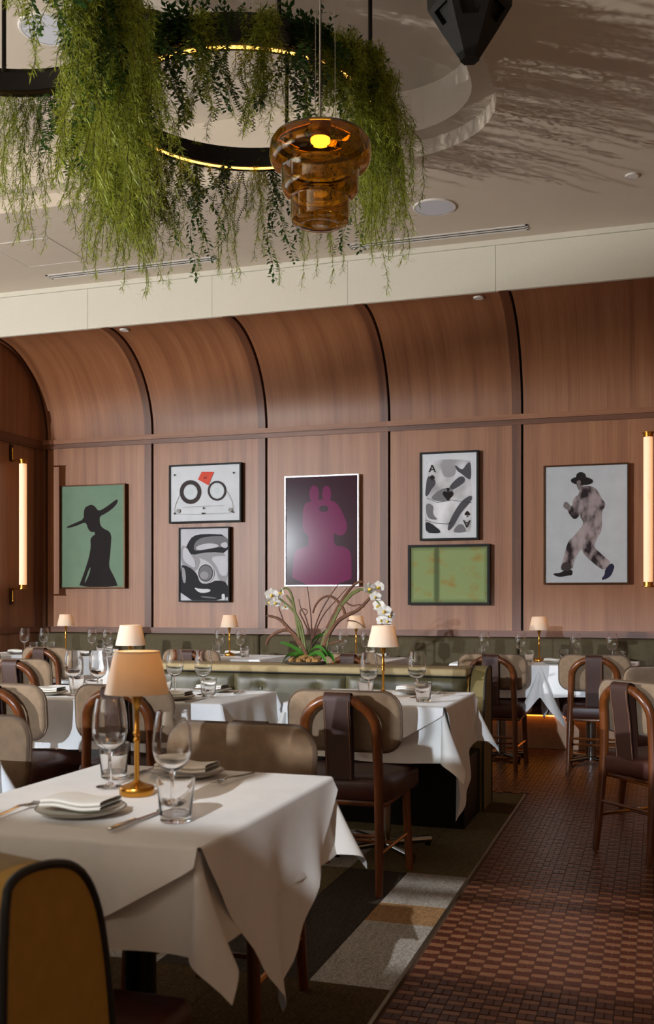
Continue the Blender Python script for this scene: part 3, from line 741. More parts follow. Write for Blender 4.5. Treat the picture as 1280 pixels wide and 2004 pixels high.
for i, (p, lb) in enumerate(LAMPS):
    o = lp0 if i == 0 else dup(lp0, p)
    o.location = p; o['label'] = lb; o['group'] = 'table lamps'
    L = bpy.data.lights.new('lamp_bulb', 'POINT'); L.energy = 0.28; L.color = (1.0, 0.62, 0.30); L.shadow_soft_size = 0.02
    lo = bpy.data.objects.new('lamp_bulb', L); C.objects.link(lo); lo.parent = o; lo.location = (0, 0, .315)

# ================================================================== TABLEWARE
def wine_mesh():
    mb = MB(); h = .222
    out = [(.001, .0), (.034, .0), (.0345, .0015), (.026, .003), (.012, .006), (.0048, .012), (.0042, .05), (.0044, .075), (.007, .086), (.022, .094), (.037, .109), (.0435, .132), (.0440, .152), (.0410, .185), (.0355, .215), (.0335, h), (.0328, h), (.0347, .214), (.0402, .185), (.0432, .152), (.0427, .133), (.0362, .111), (.021, .097), (.006, .0905), (.001, .0895)]
    return mb.lathe(out, 32).mesh('wine_glass', 'glass')
def tumbler_mesh():
    mb = MB(); h = .092
    out = [(.001, .0), (.031, .0), (.033, .002), (.041, h), (.0396, h), (.0325, .018), (.030, .0135), (.001, .013)]
    return mb.lathe(out, 32).mesh('tumbler', 'glass')
WG, TG = wine_mesh(), tumbler_mesh()
def plate(p, lb, rz=0, grp=None):
    t = thing('dinner_plate', lb, 'plate', p, rz, grp)
    MB().lathe([(.001, .004), (.05, .004), (.055, .0), (.060, .0), (.095, .012), (.0985, .0145), (.0975, .016), (.093, .015), (.062, .0055), (.001, .0055)], 40).build('body', 'plate_glaze', t)
    MB().lathe([(.0985, .0142), (.0992, .0152), (.0978, .0166), (.0955, .0160)], 40).build('rim_band', 'plate_rim', t)
    return t
def napkin(p, lb, rz=0, grp=None):
    mb = MB(); nx, ny = 14, 10; w_, l_ = .150, .098
    def layer(z0, z1, sx_, sy_, oy):
        R = []
        for a in range(0, 16):
            an = 2 * PI * a / 16
            R.append([(w_ * sx_ * (j / nx - .5), oy + l_ * sy_ * .5 * (abs(math.cos(an)) ** .5) * math.copysign(1, math.cos(an)), (z0 + z1) / 2 + (z1 - z0) / 2 * (abs(math.sin(an)) ** .6) * math.copysign(1, math.sin(an)) + .003 * math.sin(j * .5)) for j in range(nx + 1)])
        R.append(R[0]); b = len(mb.v); mb.rows(R)
    layer(.0165, .026, 1.0, 1.0, 0); layer(.025, .036, .985, .97, .001)
    o = mb.build('folded_napkin', 'napkin', None, True, p); o.rotation_euler.z = rz
    return tag(o, lb, 'napkin', grp)
def make_knife():
    t = thing('dinner_knife', 'knife', 'knife')
    MB().rbox(-.006, .006, -.105, -.005, .001, .008, .003, 2).build('handle', 'steel', t)
    MB().prism([(-.006, -.006), (.006, -.006), (.0075, .06), (.004, .10), (-.005, .11)], .002, .0038, lambda u_, v_, a: (u_, v_, a)).build('blade', 'steel', t)
    return t
def make_fork():
    t = thing('dinner_fork', 'fork', 'fork')
    MB().tube(spline([(0, -.10, .003), (0, -.02, .006), (0, .03, .012), (0, .05, .008)], 2), [.006] * 9 + [.0035] * 30 if 0 else .0042, 6, flat=.6).build('handle', 'steel', t)
    h = MB(); h.prism([(-.011, .062), (-.006, .048), (.006, .048), (.011, .062)], .006, .009, lambda u_, v_, a: (u_, v_, a)).build('neck', 'steel', t)
    for x_ in (-.0095, -.0032, .0032, .0095): MB().tube([(x_, .062, .0075), (x_, .085, .005), (x_, .10, .008)], .0014, 5).build('tine', 'steel', t)
    return t
def glasses(k, pts, kind):
    sides = {2: ['left-wall side', 'aisle side'], 4: ['outer left-wall side', 'inner left-wall side', 'inner aisle side', 'outer aisle side']}[len(pts)]
    if k == 'a': sides = ['nearer the facing chair', 'nearer the mustard bench']
    if k in ('f4', 'f5'): sides = ['left-wall side', 'right-wall side']
    for (x_, y_, z_), wh in zip(pts, sides):
        o = put('wine_glass' if kind == 'w' else 'water_tumbler', WG if kind == 'w' else TG, None, (x_, y_, z_))
        o.rotation_euler.z = random.uniform(0, 6)
        tag(o, ('stemmed wine glass on ' if kind == 'w' else 'short tumbler on ') + NAMES[k] + ', ' + wh, 'glass', ('wine glasses on ' if kind == 'w' else 'tumblers on ') + NAMES[k])
ZA = TZ + .0085; ZB = TZ + .0045
def gp(x, d, z): p = at_d(x, HOR, d); return (p.x, p.y, z)
glasses('a', [gp(215, 2.56, ZA), gp(337, 2.27, ZA)], 'w'); glasses('a', [gp(223, 2.69, ZA), gp(344, 2.165, ZA)], 't')
glasses('b', [gp(143, 5.05, ZB), gp(192, 5.02, ZB), gp(342, 5.15, ZB), gp(398, 5.10, ZB)], 'w')
glasses('b', [gp(150, 5.18, ZB), gp(184, 4.88, ZB), gp(322, 5.25, ZB), gp(408, 4.98, ZB)], 't')
glasses('c', [gp(722, 4.80, ZA), gp(816, 4.90, ZA)], 'w'); glasses('c', [gp(716, 4.95, ZA), gp(828, 4.70, ZA)], 't')
def fp(x, Y): p = at_Y(x, HOR, Y); return (p.x, p.y, ZB)
glasses('f1', [fp(48, 7.9), fp(86, 7.95), fp(180, 7.95), fp(210, 7.9)], 'w'); glasses('f1', [fp(66, 8.05), fp(100, 8.08), fp(196, 8.05), fp(212, 7.74)], 't')
glasses('f2', [fp(430, 8.0), fp(471, 8.0)], 'w'); glasses('f2', [fp(423, 8.12), fp(479, 7.86)], 't')
glasses('f3', [fp(671, 8.0), fp(716, 8.0)], 'w'); glasses('f3', [fp(655, 8.10), fp(725, 7.84)], 't')
glasses('f4', [fp(948, 8.0), fp(1019, 8.0)], 'w'); glasses('f4', [fp(938, 8.12), fp(1036, 7.88)], 't')
glasses('f5', [fp(1127, 8.0), fp(1198, 8.0)], 'w'); glasses('f5', [fp(1105, 8.1), fp(1214, 7.88)], 't')
PL = [('a', (-1.20, 1.965, ZA), .0, 'nearer the mustard bench'), ('a', (-1.19, 2.475, ZA), 0, 'nearer the facing chair'),
      ('b', (-2.90, 4.44, ZB), .05, 'at its left end chair'), ('b', (-2.19, 4.42, ZB), 0, 'behind the large lampshade'), ('b', (-2.18, 4.84, ZB), -.1, 'nearer the green bench'),
      ('c', (-1.17, 5.03, ZA), 0, 'nearer the green bench')]
for k, p, rz, wh in PL:
    plate(p, 'grey glazed plate on %s, %s' % (NAMES[k], wh), rz, 'dinner plates'); napkin(p, 'folded white napkin on %s, %s' % (NAMES[k], wh), rz, 'folded napkins')
for k, x, Y in (('f1', 35, 7.76), ('f1', 165, 7.74), ('f1', 222, 8.12), ('f2', 460, 8.17), ('f3', 742, 8.14), ('f4', 985, 8.15), ('f5', 1172, 8.15), ('f5', 1085, 7.8)):
    p = fp(x, Y); wh = {35: ', at its corner end', 165: ', nearer the orange chair', 222: ', nearer the banquette', 1172: ', nearer the banquette', 1085: ', beside the lamp'}.get(x, '')
    plate(p, 'small grey plate on %s%s' % (NAMES[k], wh), 0, 'dinner plates'); napkin(p, 'small folded white napkin on %s%s' % (NAMES[k], wh), 0, 'folded napkins')
kn, fk = make_knife(), make_fork()
first = [True, True]
def place(o, i, p, rz, lb, g):
    if first[i]: first[i] = False; q = o
    else: q = dup(o, p)
    q.location = p; q.rotation_euler.z = rz; q['label'] = lb; q['group'] = g
place(kn, 0, (-1.045, 1.935, ZA), -.08, 'steel dinner knife beside the plate nearer the mustard bench', 'dinner knives')
place(kn, 0, (-1.325, 2.50, ZA), .04, 'steel dinner knife beside the plate nearer the facing chair', 'dinner knives')
place(kn, 0, (-2.065, 4.385, ZB), .0, 'steel dinner knife on the long table behind the large lampshade', 'dinner knives')
place(kn, 0, (-2.03, 4.82, ZB), .2, 'steel dinner knife on the long table nearer the green bench', 'dinner knives')
place(fk, 1, (-1.345, 1.92, ZA), .0, 'steel dinner fork on the lamp table by the mustard bench', 'dinner forks')
place(fk, 1, (-1.045, 2.455, ZA), PI - .15, 'steel dinner fork on the lamp table by the facing chair', 'dinner forks')
place(fk, 1, (-1.02, 5.02, ZA), PI, 'steel dinner fork on the small table beside the aisle', 'dinner forks')

# ================================================================== FRAMED PICTURES
YA = 9.005
def wpt(x, y, Y=YA): p = at_Y(x, y, Y); return (p.x, p.z)
class Art:
    def __init__(s, name, label, x0, y0, x1, y1, fw, fmat, bgmat, uv=False):
        a, b = wpt(x0, y0), wpt(x1, y1)
        s.x0, s.x1, s.z1, s.z0 = a[0], b[0], a[1], b[1]
        z1 = (wpt(x0, y0)[1] + wpt(x1, y0)[1]) / 2; z0 = (wpt(x0, y1)[1] + wpt(x1, y1)[1]) / 2
        s.t = thing(name, label, 'picture', ((s.x0 + s.x1) / 2, YA, (s.z0 + s.z1) / 2))
        s.cx, s.cz = (s.x0 + s.x1) / 2, (s.z0 + s.z1) / 2
        hw, hh = (s.x1 - s.x0) / 2, (s.z1 - s.z0) / 2
        f = MB(); d0, d1 = -.018, .038
        f.box(-hw, hw, d0, d1, hh - fw, hh); f.box(-hw, hw, d0, d1, -hh, -hh + fw); f.box(-hw, -hw + fw, d0, d1, -hh + fw, hh - fw); f.box(hw - fw, hw, d0, d1, -hh + fw, hh - fw)
        f.build('frame', fmat, s.t, False)
        b_ = MB().box(-hw + fw, hw - fw, -.006, .030, -hh + fw, hh - fw)
        b_.build('mount', bgmat, s.t, False, uvf=(lambda co: ((co.x + hw) / (2 * hw), (co.z + hh) / (2 * hh))))
        s.mb = MB(); s.mats = []; s.k = 0; s.lim = (hw - fw - .001, hh - fw - .001)
    def poly(s, pts, mat, smooth=2, org=(0, 0), sc=1.0):
        if mat not in s.mats: s.mats.append(mat)
        s.k += 1
        P = chaikin(pts, smooth) if smooth else pts
        b = len(s.mb.v)
        for x, y in P:
            u_, w_ = wpt(org[0] + x / sc, org[1] + y / sc, YA - .007)
            s.mb.v.append((max(-s.lim[0], min(s.lim[0], u_ - s.cx)), -.0062 - .0006 * s.k, max(-s.lim[1], min(s.lim[1], w_ - s.cz))))
        s.mb.face(range(b, b + len(P)), s.mats.index(mat))
    def ell(s, cx_, cy_, rx, ry, mat, org=(0, 0), sc=1.0, rot=0.0, n=28):
        s.poly([(cx_ + rx * math.cos(a) * math.cos(rot) - ry * math.sin(a) * math.sin(rot), cy_ + rx * math.cos(a) * math.sin(rot) + ry * math.sin(a) * math.cos(rot)) for a in [2 * PI * i / n for i in range(n)]], mat, 0, org, sc)
    def text(s, txt, cx_, cy_, hpx, mat, org, sc, rot=0.0):
        if mat not in s.mats: s.mats.append(mat)
        s.k += 1
        cu = bpy.data.curves.new('lettering', 'FONT'); cu.body = txt; cu.align_x = 'CENTER'; cu.align_y = 'CENTER'; cu.size = 1.0
        ob = bpy.data.objects.new('lettering', cu); C.objects.link(ob)
        me = bpy.data.meshes.new_from_object(ob.evaluated_get(bpy.context.evaluated_depsgraph_get()))
        bpy.data.objects.remove(ob); b = len(s.mb.v)
        for vv in me.vertices:
            x_, y_ = vv.co.x * hpx * 1.4, -vv.co.y * hpx * 1.4
            X_, Y_ = cx_ + x_ * math.cos(rot) - y_ * math.sin(rot), cy_ + x_ * math.sin(rot) + y_ * math.cos(rot)
            u_, w_ = wpt(org[0] + X_ / sc, org[1] + Y_ / sc, YA - .007)
            s.mb.v.append((u_ - s.cx, -.0062 - .0006 * s.k, w_ - s.cz))
        for p in me.polygons: s.mb.face([b + i for i in p.vertices], s.mats.index(mat))
        bpy.data.meshes.remove(me)
    def spade(s, cx_, cy_, h, mat, org, sc, flip=1):
        P = [(0, -.5), (.12, -.32), (.34, -.08), (.40, .10), (.30, .24), (.14, .22), (.03, .14), (.05, .34), (.16, .5), (-.16, .5), (-.05, .34), (-.03, .14), (-.14, .22), (-.30, .24), (-.40, .10), (-.34, -.08), (-.12, -.32)]
        s.poly([(cx_ + p[0] * h, cy_ + flip * p[1] * h) for p in P], mat, 1, org, sc)
    def done(s): s.mb.build('print', s.mats, s.t, False)
O1, S1 = (100, 930), 3.3684
a = Art('framed_print', 'framed print of a black figure in a wide-brimmed hat on green', 119, 951, 246, 1151, .012, 'bronze', 'p_green')
a.poly([(97, 342), (165, 312), (215, 290), (215, 240), (225, 210), (240, 205), (262, 191), (290, 205), (312, 238), (360, 212), (420, 166), (441, 156), (436, 188), (400, 225), (355, 255), (322, 270), (320, 300), (325, 330), (345, 352), (385, 370), (398, 400), (395, 450), (390, 520), (380, 600), (400, 640), (430, 700), (440, 737), (180, 737), (200, 690), (225, 620), (250, 540), (262, 470), (258, 420), (275, 400), (289, 392), (287, 372), (265, 377), (243, 355), (235, 325), (222, 310), (165, 335), (112, 349)], 'p_ink', 1, O1, S1)
a.poly([(262, 600), (252, 650), (235, 690), (218, 716), (232, 670), (248, 625)], 'p_green', 1, O1, S1)
a.done()
O3, S3 = (0, 560), 2.0
a = Art('framed_print', 'framed print of a clear tape cassette with two dark reels', 332, 911, 473, 1021, .016, 'black_wood', 'p_paper')
def ring(pts, w_, mat):
    n = len(pts); c0 = sum(p[0] for p in pts) / n, sum(p[1] for p in pts) / n
a.ell(746, 806, 43, 47, 'p_ring', O3, S3); a.ell(746, 806, 27, 30, 'p_reel', O3, S3); a.ell(746, 806, 22, 24, 'p_paper', O3, S3); a.ell(746, 806, 12, 13, 'p_reel', O3, S3)
a.ell(850, 801, 37, 39, 'p_ring', O3, S3); a.ell(850, 801, 28, 31, 'p_reel', O3, S3); a.ell(850, 801, 23, 25, 'p_paper', O3, S3); a.ell(850, 801, 12, 13, 'p_reel', O3, S3)
a.poly([(790, 727), (838, 727), (817, 780), (775, 757)], 'p_red', 0, O3, S3)
a.text('s.', 803, 748, 17, 'p_ink', O3, S3, math.radians(-70))
def line(pts, w_, mat):
    for (x0, y0), (x1, y1) in zip(pts[:-1], pts[1:]):
        dx, dy = x1 - x0, y1 - y0; l = math.hypot(dx, dy); nx_, ny_ = -dy / l * w_, dx / l * w_
        a.poly([(x0 + nx_, y0 + ny_), (x1 + nx_, y1 + ny_), (x1 - nx_, y1 - ny_), (x0 - nx_, y0 - ny_)], mat, 0, CO, CS)
CO, CS = O3, S3
line([(706, 812), (690, 850), (683, 875), (690, 892), (760, 894), (900, 888), (914, 875), (910, 845), (888, 800)], .8, 'p_line'); line([(715, 866), (880, 858)], .7, 'p_line')
for x, y in ((685, 740), (916, 731), (685, 890), (914, 885), (799, 869)): a.ell(x, y, 3.4, 3.6, 'p_ring', O3, S3, n=12)
a.ell(700, 880, 7, 8, 'p_line', O3, S3, n=16); a.ell(903, 876, 7, 8, 'p_line', O3, S3, n=16); a.poly([(792, 887), (804, 887), (804, 893), (792, 893)], 'p_ring', 0, O3, S3)
a.done()
a = Art('framed_print', 'framed black and white print of a vintage car headlight', 351, 1033, 450, 1178, .014, 'black_wood', 'p_g190')
a.poly([(852, 462), (900, 470), (925, 510), (990, 545), (965, 640), (900, 610), (855, 585)], 'p_g150', 1, O1, S1)
a.poly([(880, 500), (905, 440), (935, 400), (1000, 386), (1168, 392), (1168, 520), (1010, 520), (925, 525)], 'p_g40', 1, O1, S1)
a.poly([(945, 445), (990, 410), (1090, 400), (1165, 405), (1165, 470), (1070, 480), (1000, 495), (940, 500)], 'p_g110', 1, O1, S1)
a.poly([(955, 470), (1020, 448), (1090, 452), (1112, 470), (1030, 488), (960, 495)], 'p_g190', 1, O1, S1)
a.poly([(1115, 455), (1140, 440), (1164, 445), (1164, 480), (1130, 478)], 'p_g190', 1, O1, S1)
a.poly([(930, 525), (1050, 505), (1168, 515), (1168, 700), (1110, 702), (1080, 610), (1030, 565), (975, 545)], 'p_g150', 1, O1, S1)
a.poly([(1050, 545), (1110, 530), (1168, 535), (1168, 660), (1118, 665), (1095, 600)], 'p_g190', 1, O1, S1)
a.poly([(870, 480), (895, 475), (920, 520), (950, 560), (955, 615), (905, 590), (870, 555)], 'p_g190', 1, O1, S1)
a.poly([(850, 590), (905, 600), (965, 650), (980, 712), (1040, 716), (1090, 690), (1168, 706), (1168, 832), (850, 832)], 'p_g40', 1, O1, S1)
a.poly([(862, 600), (885, 620), (892, 690), (880, 720), (865, 680)], 'p_g150', 1, O1, S1)
a.ell(1021, 645, 56, 64, 'p_g190', O1, S1); a.ell(1021, 645, 49, 57, 'p_g40', O1, S1); a.ell(1021, 645, 44, 51, 'p_g110', O1, S1); a.ell(1012, 660, 28, 26, 'p_g150', O1, S1)
a.poly([(943, 738), (980, 750), (1055, 750), (1050, 770), (995, 778), (965, 765)], 'p_paper', 1, O1, S1)
a.poly([(1125, 785), (1148, 780), (1150, 826), (1130, 822)], 'p_paper', 1, O1, S1); a.poly([(985, 795), (1090, 805), (1095, 815), (1000, 808)], 'p_g110', 1, O1, S1)
a.done()
O2, S2 = (540, 870), 2.9091
a = Art('framed_print', 'silver framed print of a magenta rounded figure on maroon', 558, 933, 703, 1147, .012, 'silver_frame', 'p_maroon')
a.poly([(155, 340), (200, 320), (250, 310), (330, 320), (360, 350), (390, 410), (408, 460), (400, 500), (375, 520), (345, 514), (328, 500), (330, 575), (390, 580), (425, 605), (431, 660), (430, 798), (92, 798), (98, 640), (115, 600), (150, 585), (185, 577), (185, 515), (160, 500), (150, 460)], 'p_magenta', 1, O2, S2)
a.ell(218, 282, 28, 50, 'p_magenta', O2, S2); a.ell(289, 282, 26, 48, 'p_magenta', O2, S2); a.poly([(245, 350), (295, 347), (298, 382), (248, 384)], 'p_maroon', 1, O2, S2)
a.done()
a = Art('framed_print', 'black framed print of an ace of spades card over pale folds', 822, 886, 937, 1056, .018, 'black_wood', 'p_paper')
a.poly([(850, 95), (870, 102), (905, 95), (940, 84), (1105, 86), (1112, 120), (1108, 200), (1117, 290), (1112, 490), (1095, 500), (870, 505), (850, 495), (848, 330), (866, 240), (862, 150)], 'p_fold', 1, O2, S2)
a.poly([(862, 170), (905, 195), (912, 225), (885, 255), (868, 290), (851, 296), (850, 270)], 'p_g70', 2, O2, S2)
a.poly([(940, 88), (1012, 92), (1030, 165), (990, 192), (945, 178)], 'p_g150', 2, O2, S2)
a.poly([(1015, 108), (1060, 150), (1085, 110), (1110, 95), (1112, 205), (1085, 190), (1060, 168), (1030, 150)], 'p_g70', 2, O2, S2)
a.poly([(1005, 215), (1058, 172), (1085, 205), (1040, 240), (1000, 262), (985, 248)], 'p_g70', 2, O2, S2)
a.poly([(880, 300), (940, 250), (1010, 245), (1000, 300), (960, 325), (900, 320)], 'p_g110', 2, O2, S2)
a.poly([(1116, 285), (1070, 310), (1035, 350), (985, 440), (975, 498), (1010, 470), (1050, 390), (1116, 320)], 'p_g70', 2, O2, S2)
a.poly([(850, 330), (900, 345), (890, 400), (930, 430), (860, 425)], 'p_g110', 2, O2, S2)
a.poly([(850, 440), (880, 445), (945, 497), (920, 506), (855, 502)], 'p_g40', 1, O2, S2)
a.poly([(1000, 500), (1050, 440), (1085, 490), (1060, 503)], 'p_g110', 2, O2, S2)
CO, CS = O2, S2
line([(860, 305), (920, 330), (1000, 316), (1116, 332)], 1.2, 'p_g40'); line([(850, 430), (910, 448), (975, 452), (1010, 440)], 1.2, 'p_g40')
a.text('A', 890, 140, 44, 'p_ink', O2, S2); a.spade(890, 188, 32, 'p_ink', O2, S2)
a.spade(980, 285, 76, 'p_ink', O2, S2, -1)
a.spade(1090, 395, 38, 'p_ink', O2, S2); a.text('A', 1087, 449, 44, 'p_ink', O2, S2, PI)
a.done()
a = Art('framed_painting', 'black framed painting of a blurred green field with dark bar', 799, 1067, 959, 1184, .022, 'black_wood', 'p_field')
O4, S4 = (1040, 840), 5.3333
a = Art('framed_print', 'large framed print of a walking man in a hat and blotched suit', 1064, 912, 1231, 1143, .014, 'bronze', 'p_grey')
a.poly([(225, 1505), (300, 1500), (350, 1468), (432, 1466), (428, 1526), (380, 1528), (300, 1545), (240, 1528)], 'p_ink', 1, O4, S4)
a.poly([(768, 1462), (830, 1393), (872, 1425), (850, 1490), (830, 1530), (790, 1560), (740, 1576), (733, 1555), (765, 1520)], 'p_navy', 1, O4, S4)
a.poly([(470, 540), (512, 520), (545, 560), (540, 600), (500, 645), (480, 610), (470, 580)], 'p_face', 1, O4, S4)
a.poly([(500, 640), (540, 595), (600, 588), (660, 608), (700, 660), (735, 730), (772, 770), (767, 815), (735, 845), (730, 920), (738, 1000), (725, 1070), (690, 1120), (660, 1190), (650, 1225), (690, 1265), (760, 1330), (832, 1392), (760, 1474), (700, 1440), (640, 1390), (580, 1340), (535, 1290), (526, 1240), (480, 1300), (440, 1370), (430, 1468), (300, 1462), (320, 1390), (345, 1310), (370, 1210), (400, 1150), (440, 1120), (490, 1060), (545, 990), (530, 945), (510, 920), (508, 880), (495, 910), (455, 945), (415, 915), (370, 840), (400, 815), (430, 795), (430, 750), (450, 710), (495, 680)], 'p_suit', 1, O4, S4)
a.poly([(332, 812), (338, 770), (362, 756), (385, 770), (418, 815), (405, 850), (372, 842), (350, 825)], 'p_face', 2, O4, S4)
a.poly([(304, 1462), (322, 1400), (360, 1384), (400, 1395), (408, 1440), (402, 1478), (340, 1480)], 'p_ring', 1, O4, S4)
a.ell(527, 540, 116, 44, 'p_ink', O4, S4, .04); a.ell(517, 492, 50, 44, 'p_ink', O4, S4); a.poly([(468, 490), (566, 490), (572, 545), (462, 545)], 'p_ink', 0, O4, S4)
a.poly([(468, 548), (500, 528), (520, 545), (510, 590), (482, 590)], 'p_face', 1, O4, S4)
a.done()

# ================================================================== HANGING RINGS, VINES, PENDANTS
ZRING = 3.74
R1C, RR = Vector((-2.035, 4.92, ZRING)), 0.655
R2C = Vector((-2.80, 3.74, ZRING))
def ring_light(c, label, rods, strip='led'):
    t = thing('ring_chandelier', label, 'chandelier', c, 0, 'ring chandeliers')
    H_ = .135; W_ = .05; Ro = RR + .045
    def tor(prof, n=72): return MB().rows([[(r * math.cos(2 * PI * k / n), r * math.sin(2 * PI * k / n), z) for k in range(n)] for r, z in prof + [prof[0]]], True)
    tor([(Ro, 0), (Ro, H_), (Ro - .012, H_), (Ro - .012, .012), (RR - .02, .012), (RR - .02, H_ * .62), (RR - .032, H_ * .62), (RR - .032, 0), (RR - .012, 0), (RR - .012, .006), (RR + .012, .006), (RR + .012, 0)]).build('ring_body', 'dark_metal', t)
    tor([(RR - .0115, -.002), (RR + .0115, -.002), (RR + .0115, .005), (RR - .0115, .005)]).build('light_strip', strip, t)
    for an in rods:
        x_, y_ = (RR + .01) * math.cos(an), (RR + .01) * math.sin(an)
        top = ZC + .37 - c[2]
        rd = MB().tube([(x_, y_, .012), (x_, y_, top - .03)], .011, 10).build('rod', 'dark_metal', t)
        MB().lathe([(.001, top - .05), (.055, top - .05), (.062, top - .042), (.062, top), (.001, top)], 24, (x_, y_, 0)).build('canopy', 'dark_metal', rd)
    return t
def ang_at(c, x, far):
    # angle on a ring where it crosses image column x (far or near side)
    best = None
    for i in range(720):
        an = 2 * PI * i / 720; p = c + Vector((RR * math.cos(an), RR * math.sin(an), 0))
        d = p.y * cY - p.x * sY; u_ = p.x * cY + p.y * sY; px = 640 + FPX * u_ / d
        dc = c.y * cY - c.x * sY
        if (d > dc) != far: continue
        e_ = abs(px - x)
        if best is None or e_ < best[0]: best = (e_, an, d)
    return best[1], best[2]
ring_light(R1C, 'large black ring chandelier with a glowing amber inner edge', [ang_at(R1C, 297, True)[0], ang_at(R1C, 545, False)[0], ang_at(R1C, 560, True)[0], ang_at(R1C, 721, False)[0]])
ring_light(R2C, 'black ring chandelier half hidden behind the thick vine curtain', [ang_at(R2C, 8, True)[0], PI * .9, PI * 1.4, PI * 1.9], 'bronze')

# vines: three kinds, a few meshes each, hung as separate bunches
def basis(d):
    d = d.normalized(); a_ = d.cross(Vector((0, 0, 1)) if abs(d.z) < .9 else Vector((1, 0, 0))).normalized(); return d, a_, d.cross(a_)
def vine_mesh(kind, seed):
    rnd = random.Random(seed); lv, lf, sm = [], [], MB()
    def leaf(p, d, L, w_, droop):
        d, a_, b_ = basis(d); m_ = p + d * L * .5 - Vector((0, 0, droop * L * .25)); e_ = p + d * L - Vector((0, 0, droop * L))
        k = len(lv); lv.extend([p, m_ + a_ * w_, e_, m_ - a_ * w_]); lf.append((k, k + 1, k + 2, k + 3))
    nst = {'fine': 8, 'broad': 4, 'bead': 4}[kind]; spread = {'fine': .036, 'broad': .035, 'bead': .03}[kind]
    for s_ in range(nst):
        x0, y0 = rnd.gauss(0, spread), rnd.gauss(0, spread * .6); ln = 1.0 * (rnd.uniform(.45, 1.0) if s_ else 1.0)
        p = Vector((x0, y0, 0.0)); pts = [p.copy()]; dr = Vector((rnd.uniform(-.12, .12), rnd.uniform(-.12, .12), -1))
        step = {'fine': .0125, 'broad': .022, 'bead': .012}[kind]; n_ = int(ln / step)
        for i in range(n_):
            dr += Vector((rnd.gauss(0, .10), rnd.gauss(0, .10), 0)); dr.x *= .9; dr.y *= .9; dr.z = -1
            p = p + dr.normalized() * step; pts.append(p.copy())
            if kind == 'fine':
                for _ in range(3):
                    an = rnd.uniform(0, 2 * PI); dv = Vector((math.cos(an), math.sin(an), rnd.uniform(-1.5, .5)))
                    leaf(p, dv, rnd.uniform(.016, .046), rnd.uniform(.0014, .0028), rnd.uniform(.0, .5))
            elif kind == 'broad':
                for q in (0, 1, 2):
                    an = i * 1.9 + q * 2.1 + rnd.uniform(-.5, .5); dv = Vector((math.cos(an), math.sin(an), rnd.uniform(-.7, .3)))
                    leaf(p + dv * .008, dv, rnd.uniform(.022, .040), rnd.uniform(.0065, .0115), rnd.uniform(.1, .6))
            else:
                for q in (0, 1):
                    an = i * 1.57 + q * PI; dv = Vector((math.cos(an), math.sin(an), -.25)); leaf(p, dv, rnd.uniform(.013, .018), .0048, .2)
        sm.tube(pts[::3] + [pts[-1]], .0011, 3, caps=False)
    me = bpy.data.meshes.new('leaves'); me.from_pydata([tuple(q) for q in lv], [], lf); me.materials.append(M[{'fine': 'leaf_fine', 'broad': 'leaf_broad', 'bead': 'leaf_bead'}[kind]])
    return sm.mesh('stems', 'stem_green', False), me
VM = {k: [vine_mesh(k, 11 * i + len(k)) for i in range(4 if k == 'fine' else 3)] for k in ('fine', 'broad', 'bead')}
KL = {'fine': 'thin feathery', 'broad': 'dark broad-leaved', 'bead': 'small beaded-leaf'}
VN = 0
def vine(c, an, rad, kind, length, where, zoff=.13, wid=1.0):
    global VN; VN += 1
    p = Vector((c.x + (RR + rad) * math.cos(an), c.y + (RR + rad) * math.sin(an), c.z + zoff))
    t = thing('hanging_vine', '%s green vine bunch hanging from %s' % (KL[kind], where), 'vine', p, random.uniform(0, 6), '%s vines on %s' % (KL[kind], where))
    st, lv = random.choice(VM[kind])
    t.scale = (wid, wid, length)
    put('stem', st, t); o = put('foliage', lv, t); o['kind'] = 'stuff'
W1, W2 = 'the ring with the amber glow', 'the ring behind the vine curtain'
def hang(c, x, far, ybot, kind, where, rad=None, wid=1.0):
    an, d = ang_at(c, x, far)
    ztop = c.z + .13; zb = EYE - (ybot - HOR) / FPX * d
    vine(c, an, (random.uniform(.055, .08) if rad is None else rad), kind, max(.15, ztop - zb), where, .13, wid)
for x, y, k in ((284, 505, 'fine'), (296, 520, 'fine'), (312, 470, 'fine'), (322, 500, 'fine'), (330, 455, 'bead'), (348, 470, 'broad'), (362, 555, 'fine'), (392, 540, 'broad'), (388, 400, 'fine'), (448, 562, 'fine'), (436, 400, 'broad'), (472, 482, 'bead'), (500, 568, 'fine'), (532, 540, 'broad'), (520, 450, 'fine'), (586, 546, 'fine'), (628, 540, 'fine'), (608, 470, 'bead'), (660, 470, 'fine'), (684, 495, 'broad'), (708, 570, 'fine'), (700, 470, 'fine'), (716, 440, 'fine')):
    hang(R1C, x, True, y, k, W1)
for x, y, k in ((262, 300, 'fine'), (300, 270, 'fine'), (322, 250, 'fine'), (345, 235, 'broad'), (365, 240, 'broad'), (384, 250, 'broad'), (404, 280, 'fine'), (424, 285, 'fine'), (440, 265, 'bead'), (456, 262, 'bead'), (494, 290, 'fine'), (506, 270, 'fine'), (524, 300, 'fine'), (566, 255, 'broad'), (584, 265, 'broad'), (600, 190, 'broad'), (616, 240, 'fine'), (636, 260, 'fine'), (652, 280, 'fine'), (672, 265, 'bead'), (690, 300, 'fine'), (704, 330, 'fine'), (718, 380, 'fine')):
    hang(R1C, x, False, y, k, W1)
